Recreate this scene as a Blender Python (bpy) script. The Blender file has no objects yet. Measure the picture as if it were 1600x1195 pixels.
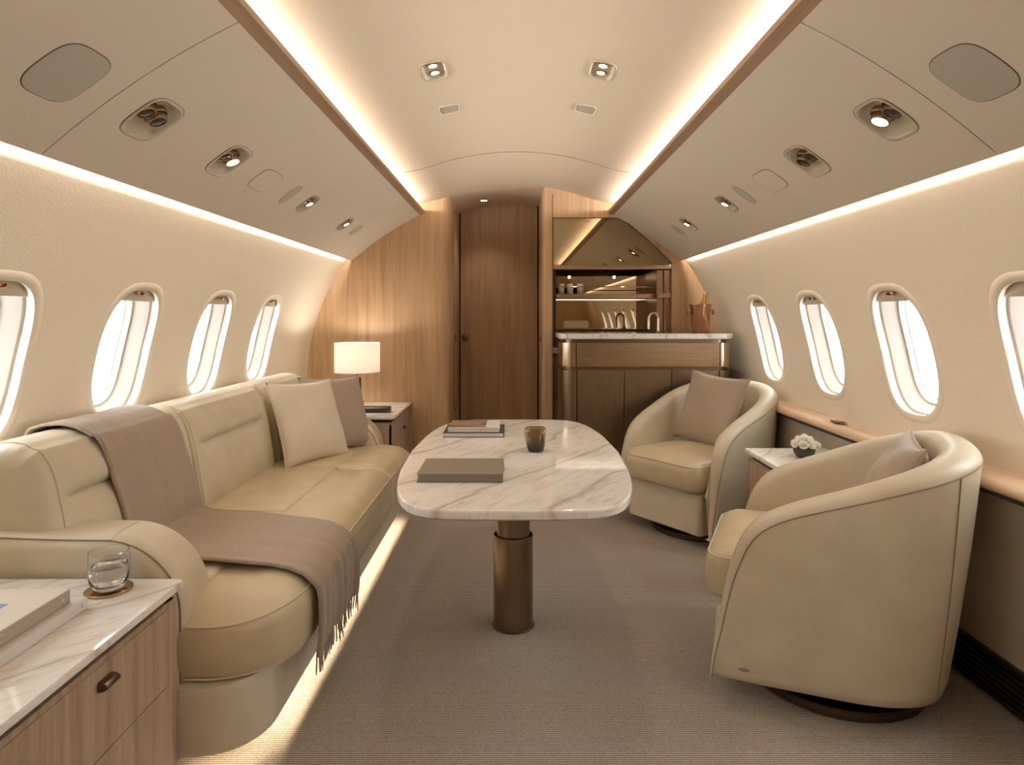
import bpy, bmesh, math, random
from mathutils import Vector, Matrix
random.seed(7)
PI = math.pi
C = bpy.context.scene.collection
SX = 0.012                      # the cabin's centre line, just right of the camera
YB, YD, YR = 4.45, 5.20, -0.90  # bulkhead, door, rear wall

# ------------------------------------------------------------------ materials
def srgb(r, g, b):
    f = lambda c: (c/12.92 if c <= .04045 else ((c+.055)/1.055)**2.4)
    return (f(r/255), f(g/255), f(b/255), 1)

def mat(name, col, rough=.5, metal=0., **kw):
    m = bpy.data.materials.new(name); m.use_nodes = True
    b = m.node_tree.nodes['Principled BSDF']
    b.inputs['Base Color'].default_value = col
    b.inputs['Roughness'].default_value = rough
    b.inputs['Metallic'].default_value = metal
    for k, v in kw.items(): b.inputs[k.replace('_', ' ')].default_value = v
    return m

def N(m, t, **kw):
    n = m.node_tree.nodes.new(t)
    for k, v in kw.items():
        if hasattr(n, k): setattr(n, k, v)
    return n
def L(m, a, b): m.node_tree.links.new(a, b)

def coords(m, scale=(1, 1, 1), rot=(0, 0, 0)):
    tc = N(m, 'ShaderNodeTexCoord'); mp = N(m, 'ShaderNodeMapping')
    mp.inputs['Scale'].default_value = scale; mp.inputs['Rotation'].default_value = rot
    L(m, tc.outputs['Object'], mp.inputs['Vector']); return mp.outputs['Vector']

def noise(m, vec, scale, detail=3, rough=.5, dist=0):
    n = N(m, 'ShaderNodeTexNoise'); n.inputs['Scale'].default_value = scale
    n.inputs['Detail'].default_value = detail; n.inputs['Roughness'].default_value = rough
    n.inputs['Distortion'].default_value = dist
    if vec: L(m, vec, n.inputs['Vector'])
    return n.outputs['Fac']

def ramp(m, fac, stops):
    r = N(m, 'ShaderNodeValToRGB'); e = r.color_ramp.elements
    while len(e) < len(stops): e.new(.5)
    for i, (p, c) in enumerate(stops): e[i].position = p; e[i].color = c
    L(m, fac, r.inputs['Fac']); return r.outputs['Color']

def bump(m, h, strength=.2, dist=.002):
    b = N(m, 'ShaderNodeBump'); b.inputs['Strength'].default_value = strength
    b.inputs['Distance'].default_value = dist; L(m, h, b.inputs['Height'])
    L(m, b.outputs['Normal'], m.node_tree.nodes['Principled BSDF'].inputs['Normal'])
def base(m, col): L(m, col, m.node_tree.nodes['Principled BSDF'].inputs['Base Color'])

def fabric(name, c, var=.12, sc=260, rough=.9, bs=.35, sheen=.0):
    m = mat(name, c, rough)
    v = coords(m); f = noise(m, v, sc, 2)
    lo = tuple(x*(1-var) for x in c[:3])+(1,); hi = tuple(min(1, x*(1+var)) for x in c[:3])+(1,)
    base(m, ramp(m, f, [(.3, lo), (.7, hi)])); bump(m, f, bs, .0015)
    m.node_tree.nodes['Principled BSDF'].inputs['Specular IOR Level'].default_value = .2
    if sheen: m.node_tree.nodes['Principled BSDF'].inputs['Sheen Weight'].default_value = sheen
    return m

def leather(name, c, rough=.42):
    m = mat(name, c, rough); v = coords(m)
    f = noise(m, v, 420, 2); g = noise(m, v, 9, 2)
    lo = tuple(x*.95 for x in c[:3])+(1,); hi = tuple(min(1, x*1.04) for x in c[:3])+(1,)
    base(m, ramp(m, g, [(.35, lo), (.65, hi)])); bump(m, f, .12, .0008)
    return m

def wood(name, dark, mid, light, scale=(1, 1, .05), rough=.42, s=34):
    m = mat(name, mid, rough); v = coords(m, scale)
    f = noise(m, v, s, 5, .62, .25); f2 = noise(m, coords(m, tuple(max(.05, q*.9) for q in scale)), 4.5, 3, .5, 1.2)
    mx = N(m, 'ShaderNodeMath', operation='MULTIPLY_ADD'); L(m, f, mx.inputs[0]); mx.inputs[1].default_value = .6
    m2 = N(m, 'ShaderNodeMath', operation='MULTIPLY'); L(m, f2, m2.inputs[0]); m2.inputs[1].default_value = .4
    L(m, m2.outputs[0], mx.inputs[2])
    base(m, ramp(m, mx.outputs[0], [(.33, dark), (.5, mid), (.66, light)])); bump(m, f, .08, .0006)
    return m

def marble(name, rot=(0, 0, .5), sc=1.0, warm=1.0):
    m = mat(name, srgb(226, 220, 212), .045)
    def streak(v0, k):
        mp = N(m, 'ShaderNodeMapping'); mp.inputs['Scale'].default_value = k; L(m, v0, mp.inputs['Vector']); return mp.outputs['Vector']
    v0 = coords(m, (1, 1, 1), rot); v = streak(v0, (sc, sc*.45, sc))
    w = N(m, 'ShaderNodeTexWave'); w.wave_type = 'BANDS'; w.bands_direction = 'X'
    w.inputs['Scale'].default_value = .8; w.inputs['Distortion'].default_value = 5
    w.inputs['Detail'].default_value = 4; w.inputs['Detail Scale'].default_value = 1.3; w.inputs['Detail Roughness'].default_value = .6
    L(m, v, w.inputs['Vector'])
    vein = ramp(m, w.outputs['Fac'], [(0, srgb(200, 193, 185)), (.010, srgb(218, 212, 204)), (.03, srgb(230, 226, 219)), (1, srgb(236, 232, 226))])
    v2 = streak(v0, (6.5*sc, 1.3*sc, 3*sc)); f = noise(m, v2, 4.2, 6, .6, .6)
    cl = ramp(m, f, [(.28, srgb(196, 184, 170)), (.38, srgb(232, 225, 215)), (.50, (1, 1, 1, 1))])
    mx = N(m, 'ShaderNodeMix', data_type='RGBA', blend_type='MULTIPLY'); mx.inputs[0].default_value = .62
    L(m, vein, mx.inputs[6]); L(m, cl, mx.inputs[7]); base(m, mx.outputs[2]); return m

def brushed(name, c, scale=(60, 60, 1), rough=.32):
    m = mat(name, c, rough, 1.); v = coords(m, scale); f = noise(m, v, 6, 3)
    lo = tuple(x*.82 for x in c[:3])+(1,); hi = tuple(min(1, x*1.12) for x in c[:3])+(1,)
    base(m, ramp(m, f, [(.3, lo), (.7, hi)])); bump(m, f, .05, .0005); return m

def emis(name, c, s):
    m = mat(name, (0, 0, 0, 1), .6)
    b = m.node_tree.nodes['Principled BSDF']
    b.inputs['Emission Color'].default_value = c; b.inputs['Emission Strength'].default_value = s; return m

WARM = (1.0, .905, .80); WARM4 = WARM+(1,)
M = {}
M['wall'] = fabric('wall_lining', srgb(222, 210, 190), .04, 180, .85, .2)
M['ceil'] = fabric('ceiling_lining', srgb(218, 205, 186), .03, 200, .9, .12)
M['bin'] = fabric('overhead_lining', srgb(212, 201, 186), .03, 200, .85, .12)
M['seam'] = mat('seam_line', srgb(150, 128, 104), .8)
M['seamd'] = mat('dark_seam', srgb(92, 74, 58), .8)  # darker seam colour, for thin outlines and the embossed mark
M['leather'] = leather('cream_leather', srgb(208, 197, 174))
M['leather2'] = leather('seat_leather', srgb(206, 192, 162), .38)
M['wood'] = wood('oak_veneer', srgb(164, 131, 98), srgb(187, 154, 119), srgb(202, 170, 135))
M['doorwood'] = wood('door_veneer', srgb(146, 116, 88), srgb(167, 136, 105), srgb(182, 152, 120))
M['cabwood'] = wood('cabinet_veneer', srgb(152, 129, 108), srgb(178, 154, 131), srgb(198, 176, 152), rough=.45, s=48)
M['ledgewood'] = wood('ledge_veneer', srgb(186, 156, 126), srgb(205, 176, 146), srgb(218, 190, 162), (1, .06, 1), .3, 26)
M['stripwood'] = wood('strip_veneer', srgb(138, 112, 88), srgb(158, 130, 104), srgb(176, 148, 120), (1, .06, 1), .4, 26)
M['marble'] = marble('table_marble', (0, 0, .56), 1.5)
M['marble2'] = marble('cabinet_marble', (0, 0, .75), 2.2)
M['bronze'] = brushed('brushed_bronze', srgb(168, 147, 122), (2, 2, 60), .24)
M['bronzev'] = brushed('brushed_bronze_vertical', srgb(146, 126, 104), (70, 70, 1), .30)
M['bronzed'] = brushed('dark_bronze', srgb(120, 104, 88), (1, 1, 40), .28)
M['polish'] = mat('polished_bronze', srgb(206, 184, 158), .16, 1)
M['copper'] = mat('copper', srgb(200, 154, 128), .13, 1)
M['gold'] = mat('gold_foil', srgb(214, 178, 110), .28, 1)
M['brass'] = brushed('brass_coaster', srgb(176, 150, 112), (1, 1, 1), .22)
M['mirror'] = mat('bronze_mirror', srgb(172, 156, 130), .015, 1)
M['black'] = mat('black_gap', srgb(18, 14, 12), .7)
M['darkb'] = mat('dark_brown', srgb(54, 42, 32), .5)
M['grille'] = mat('dark_metal_grille', srgb(98, 82, 68), .35, .7)
M['dado'] = leather('dado_leather', srgb(182, 170, 152), .5)
M['throw'] = fabric('throw_wool', srgb(164, 148, 131), .16, 330, .95, .5, .3)
M['taupe'] = fabric('taupe_wool', srgb(174, 158, 141), .14, 330, .95, .5, .3)
M['linen'] = fabric('cream_linen', srgb(224, 213, 195), .08, 330, .92, .4, .2)
M['speaker'] = fabric('speaker_cloth', srgb(182, 175, 161), .10, 900, .9, .3)
M['white'] = mat('window_plastic', srgb(226, 223, 216), .4)
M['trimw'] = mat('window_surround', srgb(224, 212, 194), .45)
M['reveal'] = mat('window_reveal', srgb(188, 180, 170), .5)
M['shade'] = mat('window_shade', srgb(196, 182, 160), .7)
M['dish'] = mat('fixture_dish', srgb(198, 186, 164), .35)
M['bowl'] = mat('charcoal_ceramic', srgb(66, 58, 56), .55)
M['petal'] = mat('cream_petals', srgb(248, 244, 230), .7)
M['leafy'] = mat('green_leaf', srgb(96, 110, 66), .6)
M['paper'] = mat('page_paper', srgb(212, 202, 196), .9)
M['bookgrey'] = mat('grey_taupe_cover', srgb(130, 120, 104), .55)
M['bookgreyp'] = mat('grey_pages', srgb(126, 114, 104), .8)
M['bookdark'] = mat('dark_cover', srgb(74, 66, 64), .5)
M['bookcream'] = mat('cream_cover', srgb(214, 204, 190), .5)
M['bookspine'] = mat('taupe_spine', srgb(176, 162, 148), .5)
M['bookwhite'] = mat('white_cover', srgb(216, 210, 206), .45)
M['emboss'] = mat('embossed_letters', srgb(200, 188, 174), .4)
M['lens'] = emis('lit_lens', (1, .9, .75, 1), 12)
M['lensoff'] = mat('dark_lens', srgb(52, 46, 40), .1)
M['led'] = emis('led_strip', (1, .90, .76, 1), 1.6)
M['ledlow'] = emis('led_strip_shelf', (1, .88, .70, 1), .5)

m = mat('carpet', srgb(150, 128, 110), .95); v = coords(m)
w = N(m, 'ShaderNodeTexWave'); w.wave_type = 'BANDS'; w.bands_direction = 'Y'
w.inputs['Scale'].default_value = 42; w.inputs['Distortion'].default_value = 1.6; w.inputs['Detail'].default_value = 2
w.inputs['Detail Scale'].default_value = 6; L(m, v, w.inputs['Vector'])
f = noise(m, v, 150, 4, .8); a = N(m, 'ShaderNodeMath', operation='ADD'); L(m, w.outputs['Fac'], a.inputs[0]); L(m, f, a.inputs[1])
h = N(m, 'ShaderNodeMath', operation='MULTIPLY'); L(m, a.outputs[0], h.inputs[0]); h.inputs[1].default_value = .5
base(m, ramp(m, h.outputs[0], [(.30, srgb(132, 120, 108)), (.70, srgb(220, 207, 192))])); bump(m, h.outputs[0], .9, .006)
m.node_tree.nodes['Principled BSDF'].inputs['Specular IOR Level'].default_value = .1
m.node_tree.nodes['Principled BSDF'].inputs['Sheen Weight'].default_value = .15
M['carpet'] = m

def thin_glass(name, tint=(1, 1, 1, 1), gl=.06):
    m = bpy.data.materials.new(name); m.use_nodes = True; nt = m.node_tree; nt.nodes.clear()
    o = nt.nodes.new('ShaderNodeOutputMaterial'); mx = nt.nodes.new('ShaderNodeMixShader'); mx.inputs[0].default_value = gl
    t = nt.nodes.new('ShaderNodeBsdfTransparent'); t.inputs[0].default_value = tint
    g = nt.nodes.new('ShaderNodeBsdfGlossy'); g.inputs['Roughness'].default_value = .03
    nt.links.new(t.outputs[0], mx.inputs[1]); nt.links.new(g.outputs[0], mx.inputs[2]); nt.links.new(mx.outputs[0], o.inputs[0]); return m
M['pane'] = thin_glass('window_glass')
M['glass'] = mat('clear_glass', (1, 1, 1, 1), 0, 0, Transmission_Weight=1.0, IOR=1.45)
M['water'] = mat('water', (1, 1, 1, 1), 0, 0, Transmission_Weight=1.0, IOR=1.33)
M['amber'] = mat('smoky_amber_glass', srgb(150, 116, 46), .01, 0, Transmission_Weight=.9, IOR=1.5)
mm = M['amber']; tc = N(mm, 'ShaderNodeTexCoord'); sp = N(mm, 'ShaderNodeSeparateXYZ'); L(mm, tc.outputs['Generated'], sp.inputs[0])
base(mm, ramp(mm, sp.outputs['Z'], [(.1, srgb(70, 78, 88)), (.35, srgb(112, 104, 84)), (.6, srgb(168, 142, 84)), (1, srgb(160, 138, 92))]))
# lampshade: translucent cloth lit from the bulb inside
m = bpy.data.materials.new('lampshade_cloth'); m.use_nodes = True; nt = m.node_tree; nt.nodes.clear()
o = nt.nodes.new('ShaderNodeOutputMaterial'); mx = nt.nodes.new('ShaderNodeMixShader'); mx.inputs[0].default_value = .6
d = nt.nodes.new('ShaderNodeBsdfDiffuse'); d.inputs[0].default_value = (.93, .92, .88, 1)
t = nt.nodes.new('ShaderNodeBsdfTranslucent'); t.inputs[0].default_value = (.97, .95, .90, 1)
nt.links.new(d.outputs[0], mx.inputs[1]); nt.links.new(t.outputs[0], mx.inputs[2]); nt.links.new(mx.outputs[0], o.inputs[0]); M['lampshade'] = m
# patterned tumblers, pictures on book covers
m = mat('speckled_tumbler', srgb(200, 180, 150), .5); f = noise(m, coords(m), 130, 2, .5, 2)
base(m, ramp(m, f, [(.42, srgb(96, 70, 44)), (.5, srgb(226, 210, 180)), (.62, srgb(186, 150, 104))])); M['speckle'] = m
m = mat('cover_photo_brown', srgb(90, 70, 56), .3); f = noise(m, coords(m, (1, 3.5, 1)), 13, 5, .6, .8)
base(m, ramp(m, f, [(.3, srgb(48, 34, 28)), (.48, srgb(120, 92, 68)), (.56, srgb(196, 174, 150)), (.75, srgb(90, 62, 44))])); M['photo'] = m
m = mat('cover_photo_blue', srgb(136, 152, 188), .3); f = noise(m, coords(m, (1, 3, 1)), 9, 4)
base(m, ramp(m, f, [(.3, srgb(112, 132, 176)), (.6, srgb(150, 166, 200)), (.75, srgb(186, 196, 216))])); M['blue'] = m

# ------------------------------------------------------------------ mesh helpers
class B:
    def __init__(s): s.v = []; s.f = []
    def add(s, vs, fs):
        o = len(s.v); s.v += [tuple(p) for p in vs]; s.f += [tuple(i+o for i in f) for f in fs]; return s
    def box(s, x0, x1, y0, y1, z0, z1):
        vs = [(x, y, z) for x in (x0, x1) for y in (y0, y1) for z in (z0, z1)]
        return s.add(vs, [(0, 1, 3, 2), (4, 6, 7, 5), (0, 4, 5, 1), (2, 3, 7, 6), (0, 2, 6, 4), (1, 5, 7, 3)])
    def rings(s, rs, close=True, cap0=False, cap1=False):
        n = len(rs[0]); vs = [p for r in rs for p in r]; fs = []
        for i in range(len(rs)-1):
            for j in range(n if close else n-1):
                k = (j+1) % n; fs.append((i*n+j, i*n+k, (i+1)*n+k, (i+1)*n+j))
        if cap0: fs.append(tuple(range(n-1, -1, -1)))
        if cap1: fs.append(tuple((len(rs)-1)*n+j for j in range(n)))
        return s.add(vs, fs)
    def lathe(s, cx, cy, prof, n=40, cap0=True, cap1=True, sx=1, sy=1):
        return s.rings([[(cx+sx*r*math.cos(2*PI*j/n), cy+sy*r*math.sin(2*PI*j/n), z) for j in range(n)] for r, z in prof], True, cap0, cap1)
    def tube(s, path, r, n=8, closed=False, cap=True):
        P = [Vector(p) for p in path]; rs = []; up = None
        for i, p in enumerate(P):
            a = P[i-1] if (i > 0 or closed) else p; b = P[(i+1) % len(P)] if (i < len(P)-1 or closed) else p
            t = (b-a).normalized()
            if up is None: up = Vector((0, 0, 1)) if abs(t.z) < .9 else Vector((1, 0, 0))
            x = t.cross(up); x = x.normalized() if x.length > 1e-6 else Vector((1, 0, 0)); y = x.cross(t).normalized(); up = y
            rr = r[i] if isinstance(r, (list, tuple)) else r
            rs.append([p+x*(rr*math.cos(2*PI*j/n))+y*(rr*math.sin(2*PI*j/n)) for j in range(n)])
        if closed: rs.append(rs[0])
        return s.rings(rs, True, cap and not closed, cap and not closed)
    def prism(s, poly, axis, a0, a1):
        def mk(p, a): return {'x': (a, p[0], p[1]), 'y': (p[0], a, p[1]), 'z': (p[0], p[1], a)}[axis]
        return s.rings([[mk(p, a0) for p in poly], [mk(p, a1) for p in poly]], True, True, True)
    def grid(s, pts):
        n = len(pts[0]); fs = [(i*n+j, i*n+j+1, (i+1)*n+j+1, (i+1)*n+j) for i in range(len(pts)-1) for j in range(n-1)]
        return s.add([p for r in pts for p in r], fs)
    def build(s, name, m, parent=None, smooth=True, bevel=0, seg=3, sub=0, solid=0, loc=None, ang=40, weld=True, xf=None):
        bm = bmesh.new(); bv = [bm.verts.new(p) for p in s.v]
        for f in s.f:
            try: bm.faces.new([bv[i] for i in f])
            except ValueError: pass
        if weld: bmesh.ops.remove_doubles(bm, verts=bm.verts, dist=1e-5)
        if bevel:
            es = [e for e in bm.edges if len(e.link_faces) == 2 and e.calc_face_angle(0) > .6]
            bmesh.ops.bevel(bm, geom=es, offset=bevel, segments=seg, profile=.5, affect='EDGES', clamp_overlap=True)
        bmesh.ops.recalc_face_normals(bm, faces=bm.faces)
        if xf: bmesh.ops.transform(bm, matrix=xf, verts=bm.verts)
        if loc is not None: bmesh.ops.translate(bm, vec=-Vector(loc), verts=bm.verts)
        me = bpy.data.meshes.new(name); bm.to_mesh(me); bm.free()
        if smooth:
            for p in me.polygons: p.use_smooth = True
            try: me.set_sharp_from_angle(angle=math.radians(ang))
            except Exception: pass
        o = bpy.data.objects.new(name, me); C.objects.link(o); me.materials.append(m)
        if loc is not None: o.location = loc
        if parent:
            o.parent = parent
            if loc is None: o.matrix_parent_inverse = Matrix.Identity(4); o.location = -world_loc(parent)
        if solid: q = o.modifiers.new('s', 'SOLIDIFY'); q.thickness = solid; q.offset = 0
        if sub: q = o.modifiers.new('ss', 'SUBSURF'); q.levels = sub; q.render_levels = sub
        return o
def world_loc(p):
    v = Vector((0, 0, 0))
    while p: v += Vector(p.location); p = p.parent
    return v

def tag(o, label=None, cat=None, group=None, kind=None):
    if label: o['label'] = label
    if cat: o['category'] = cat
    if group: o['group'] = group
    if kind: o['kind'] = kind
    return o
def thing(name, loc, label, cat, group=None):
    o = bpy.data.objects.new(name, None); o.empty_display_size = .05; C.objects.link(o); o.location = loc
    return tag(o, label, cat, group)
def struct(o, label=None): o['kind'] = 'structure'; return tag(o, label)

def rrect(x0, x1, y0, y1, rad, n=6):
    """rounded rectangle, radii for corners (x1y1, x0y1, x0y0, x1y0)"""
    if not isinstance(rad, (list, tuple)): rad = [rad]*4
    out = []
    for k, (cx, cy, sx, sy) in enumerate(((x1, y1, -1, -1), (x0, y1, 1, -1), (x0, y0, 1, 1), (x1, y0, -1, 1))):
        r = max(1e-4, min(rad[k], abs(x1-x0)/2, abs(y1-y0)/2)); ox, oy = cx+sx*r, cy+sy*r
        for j in range(n+1):
            a = PI/2*k+PI/2*j/n; out.append((ox+r*math.cos(a), oy+r*math.sin(a)))
    return out
def pad(b, x0, x1, y0, y1, rad, prof, fac=(1, 1, 1, 1), n=8, deform=None, cap=True):
    """stacked rounded rectangles; prof = [(inset, z)]; fac scales the inset on x0,x1,y0,y1"""
    if not isinstance(rad, (list, tuple)): rad = [rad]*4
    rs = []
    for i, z in prof:
        q = rrect(x0+i*fac[0], x1-i*fac[1], y0+i*fac[2], y1-i*fac[3], [max(r-i*.8, .012) for r in rad], n)
        rs.append([(x, y, z) for x, y in q])
    # fill the top with shrinking rings so it can crown
    x, y = rs[-1], None; cx = sum(p[0] for p in rs[-1])/len(rs[-1]); cy = sum(p[1] for p in rs[-1])/len(rs[-1]); zt = prof[-1][1]
    if cap:
        last = rs[-1]
        for t in (.75, .5, .25, .02): rs.append([(cx+(p[0]-cx)*t, cy+(p[1]-cy)*t, zt) for p in last])
    if deform: rs = [[deform(*p) for p in r] for r in rs]
    return b.rings(rs, True, True, True)

def sell(ru, rv, n, N_=48):
    out = []
    for j in range(N_):
        a = 2*PI*j/N_; c, s_ = math.cos(a), math.sin(a)
        out.append((ru*math.copysign(abs(c)**(2/n), c), rv*math.copysign(abs(s_)**(2/n), s_)))
    return out

def holed(b, surf, bands, nv_ref=24, ring=5):
    """bands: (u0,u1,nu,[(v0,v1,nv,hole)]) hole=(uc,vc,ru,rv,n) or None"""
    for u0, u1, nu, cells in bands:
        for v0, v1, nv, hole in cells:
            if not hole:
                b.grid([[surf(u0+(u1-u0)*i/nu, v0+(v1-v0)*j/nv) for j in range(nv+1)] for i in range(nu+1)]); continue
            uc, vc, ru, rv, n = hole
            per = [(u0+(u1-u0)*i/nu, v0) for i in range(nu)]+[(u1, v0+(v1-v0)*j/nv) for j in range(nv)]
            per += [(u1-(u1-u0)*i/nu, v1) for i in range(nu)]+[(u0, v1-(v1-v0)*j/nv) for j in range(nv)]
            hp = []
            for (u, v_) in per:
                du, dv = (u-uc)/ru, (v_-vc)/rv; k = (abs(du)**n+abs(dv)**n)**(-1/n); hp.append((uc+ru*du*k, vc+rv*dv*k))
            rs = []
            for r in range(ring+1):
                t = r/ring; rs.append([surf(h[0]+(p[0]-h[0])*t, h[1]+(p[1]-h[1])*t) for h, p in zip(hp, per)])
            b.rings(rs)
    return b

def light(name, kind, loc, power, color=WARM, **kw):
    l = bpy.data.lights.new(name, kind); l.energy = power; l.color = color
    for k, v in kw.items(): setattr(l, k, v)
    o = bpy.data.objects.new(name, l); C.objects.link(o); o.location = loc; return o
def area(name, loc, d, lx, ly, power, color=WARM, along=(0, 1, 0), spread=PI):
    o = light(name, 'AREA', loc, power, color, shape='RECTANGLE', size=lx, size_y=ly); o.data.spread = spread
    z = -Vector(d).normalized(); x = Vector(along); x = (x-z*x.dot(z)).normalized(); y = z.cross(x)
    o.matrix_world = Matrix.Translation(loc) @ Matrix((x, y, z)).transposed().to_4x4(); return o

# ------------------------------------------------------------------ cabin shell
def wx(z):
    if z < .70: return 1.455
    if z > 1.535: z = 1.535
    return .055+math.sqrt(1.96-(z-.70)**2)
def wsurf(sg): return lambda u, v: (SX+sg*wx(v), u, v)
WYS = {-1: [-.21, .42, 1.05, 1.68, 2.31, 2.94, 3.56], 1: [-.22, .42, 1.06, 1.70, 2.34, 2.965, 3.61]}; WC = 1.017; WRU, WRV = .155, .226
for sg, side in ((-1, 'left'), (1, 'right')):
    b = B(); bands = []; u = YR
    for y in WYS[sg]:
        bands.append((u, y-.27, 2, [(.60, 1.35, 20, None)])); bands.append((y-.27, y+.27, 14, [(.60, 1.35, 20, (y, WC, WRU, WRV, 2.9))])); u = y+.27
    bands.append((u, YB+.02, 4, [(.60, 1.35, 20, None)]))
    holed(b, wsurf(sg), bands)
    b.grid([[wsurf(sg)(y, z) for z in (0, .3, .60)] for y in (YR, YB+.02)])
    b.grid([[wsurf(sg)(y, z) for z in [1.35+.0185*i for i in range(11)]+[1.62]] for y in (YR, YB+.02)])
    struct(b.build('wall_'+side, M['wall']))

# ceiling: shallow arc, flat trough over the coves, and the outer skin that closes the cabin
def cz(x):
    x = abs(x)
    if x < .46: return 2.06-(1.45-math.sqrt(1.45**2-x*x))
    u_ = min(1, (x-.46)/.30); return 1.98506-.3345*.30*(u_-u_*u_/2)
CX = [-.84, -.78, -.70, -.62]+[-.62+.04*i for i in range(1, 31)]+[.62, .70, .78, .84]
def csurf(u, v): return (SX+v, u, cz(v))
b = B()
LY = 2.295
vs = lambda a, c, n: (a, c, n, None)
bands = [(YR, LY-.10, 6, [(-.84, .84, 42, None)]),
         (LY-.10, LY+.10, 8, [(-.84, -.40, 11, None), (-.40, -.18, 8, (LY, -.30, .078, .042, 4.5)), (-.18, .18, 9, None), (.18, .40, 8, (LY, .30, .078, .042, 4.5)), (.40, .84, 11, None)]),
         (LY+.10, YD+.05, 4, [(-.84, .84, 42, None)])]
holed(b, csurf, bands)
for sg in (-1, 1):
    b.grid([[(SX+sg*x, y, z) for x, z in ((.84, cz(.84)), (.84, 1.86), (.90, 2.1))] for y in (YR, YD+.05)])
b.grid([[(SX+x, y, z) for x, z in ((-1.56, -.02), (-1.56, 1.3), (-1.22, 1.64), (-.9, 2.2), (.9, 2.2), (1.22, 1.64), (1.56, 1.3), (1.56, -.02))] for y in (YR-.02, YD+.1)][:0] or
       [[(SX+sg, y, z) for sg, z in ((-1.18, 1.62), (-.9, 2.2), (.9, 2.2), (1.18, 1.62))] for y in (YR, YD+.1)])
struct(b.build('ceiling', M['ceil']))
struct(B().tube([(SX+.02*i, 3.54, cz(.02*i)-.0005) for i in range(-31, 32)], .0022, 6).build('trim_1', M['seam']))
b = B().box(-1.6, 1.6, YR, YD+.1, -.05, 0); struct(b.build('floor', M['carpet'], smooth=False))
b = B().box(-1.6, 1.6, YR-.06, YR, -.05, 2.3); struct(b.build('wall_rear', M['wood'], smooth=False))

# overhead panels with recesses for the reading lights
BA, BM_, BC = (.672, 1.852), (.914, 1.713), (1.145, 1.535)
def binp(t):
    a, m_, c = [(1-t)*(1-2*t), 4*t*(1-t), t*(2*t-1)], 0, 0
    return (BA[0]*a[0]+BM_[0]*a[1]+BC[0]*a[2], BA[1]*a[0]+BM_[1]*a[1]+BC[1]*a[2])
def binn(t):
    p, q = binp(t-.01), binp(t+.01); d = Vector((q[0]-p[0], q[1]-p[1])).normalized(); return Vector((-d.y, d.x)) if -d.y > 0 else Vector((d.y, -d.x))
def bsurf(sg, w=0):
    def f(u, v):
        p = binp(v); n = binn(v); return (SX+sg*(p[0]+n.x*w), u, p[1]+n.y*w)      # w>0: up, away from the cabin
    return f
BL = .575                       # length of the panel across the slope
PSU = [1.70, 2.155, 2.975, 3.63]; PT = .625
for sg, side in ((-1, 'left'), (1, 'right')):
    for k, (y0, y1) in enumerate(((YR, 1.528), (1.532, 3.90), (3.903, YB+.02))):
        b = B(); u = y0; bands = []
        for y in PSU:
            if y0 < y < y1:
                r = .066 if y < 2.5 else .050
                bands.append((u, y-.10, 2, [(0, 1, 20, None)]))
                bands.append((y-.10, y+.10, 8, [(0, .4, 8, None), (.4, .85, 9, (y, PT, r, r/BL, 3.6)), (.85, 1, 3, None)])); u = y+.10
        bands.append((u, y1, 2, [(0, 1, 20, None)]))
        holed(b, bsurf(sg), bands)
        for yy in (y0, y1): b.grid([[bsurf(sg)(yy, i/20) for i in range(21)], [bsurf(sg, .02)(yy, i/20) for i in range(21)]])
        e0, e1 = bsurf(sg)(0, 1), bsurf(sg, .03)(0, 1)
        b.grid([[(e0[0], y, e0[2]), (e0[0]+sg*.003, y, e0[2]+.006), (e0[0]-sg*.002, y, e0[2]+.014), (e1[0]-sg*.05, y, e1[2]+.03), (e1[0]-sg*.05, y, e1[2]+.12)] for y in (y0, y1)])
        struct(b.build('wall_%s_upper' % side, M['bin']), None)
    b = B()                     # wooden cove strip along the ceiling slot and the trough floor behind it
    b.rings([[(SX+sg*x, y, z) for x, z in ((.672, 1.852), (.640, 1.868), (.638, 1.884), (.646, 1.888), (.66, 1.878), (.84, 1.872), (.84, 1.862), (.69, 1.862))] for y in (YR, YB+.02)], True, True, True)
    struct(b.build('trim_%d' % (2 if sg < 0 else 3), M['stripwood'], ang=25))
    b = B().grid([[bsurf(sg, .022)(y, t) for t in (0, .25, .5, .75, .97)] for y in (1.50, 1.56)]); b.grid([[bsurf(sg, .022)(y, t) for t in (0, .25, .5, .75, .97)] for y in (3.88, 3.93)])
    struct(b.build('trim_%d' % (4 if sg < 0 else 5), M['darkb']))

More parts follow.
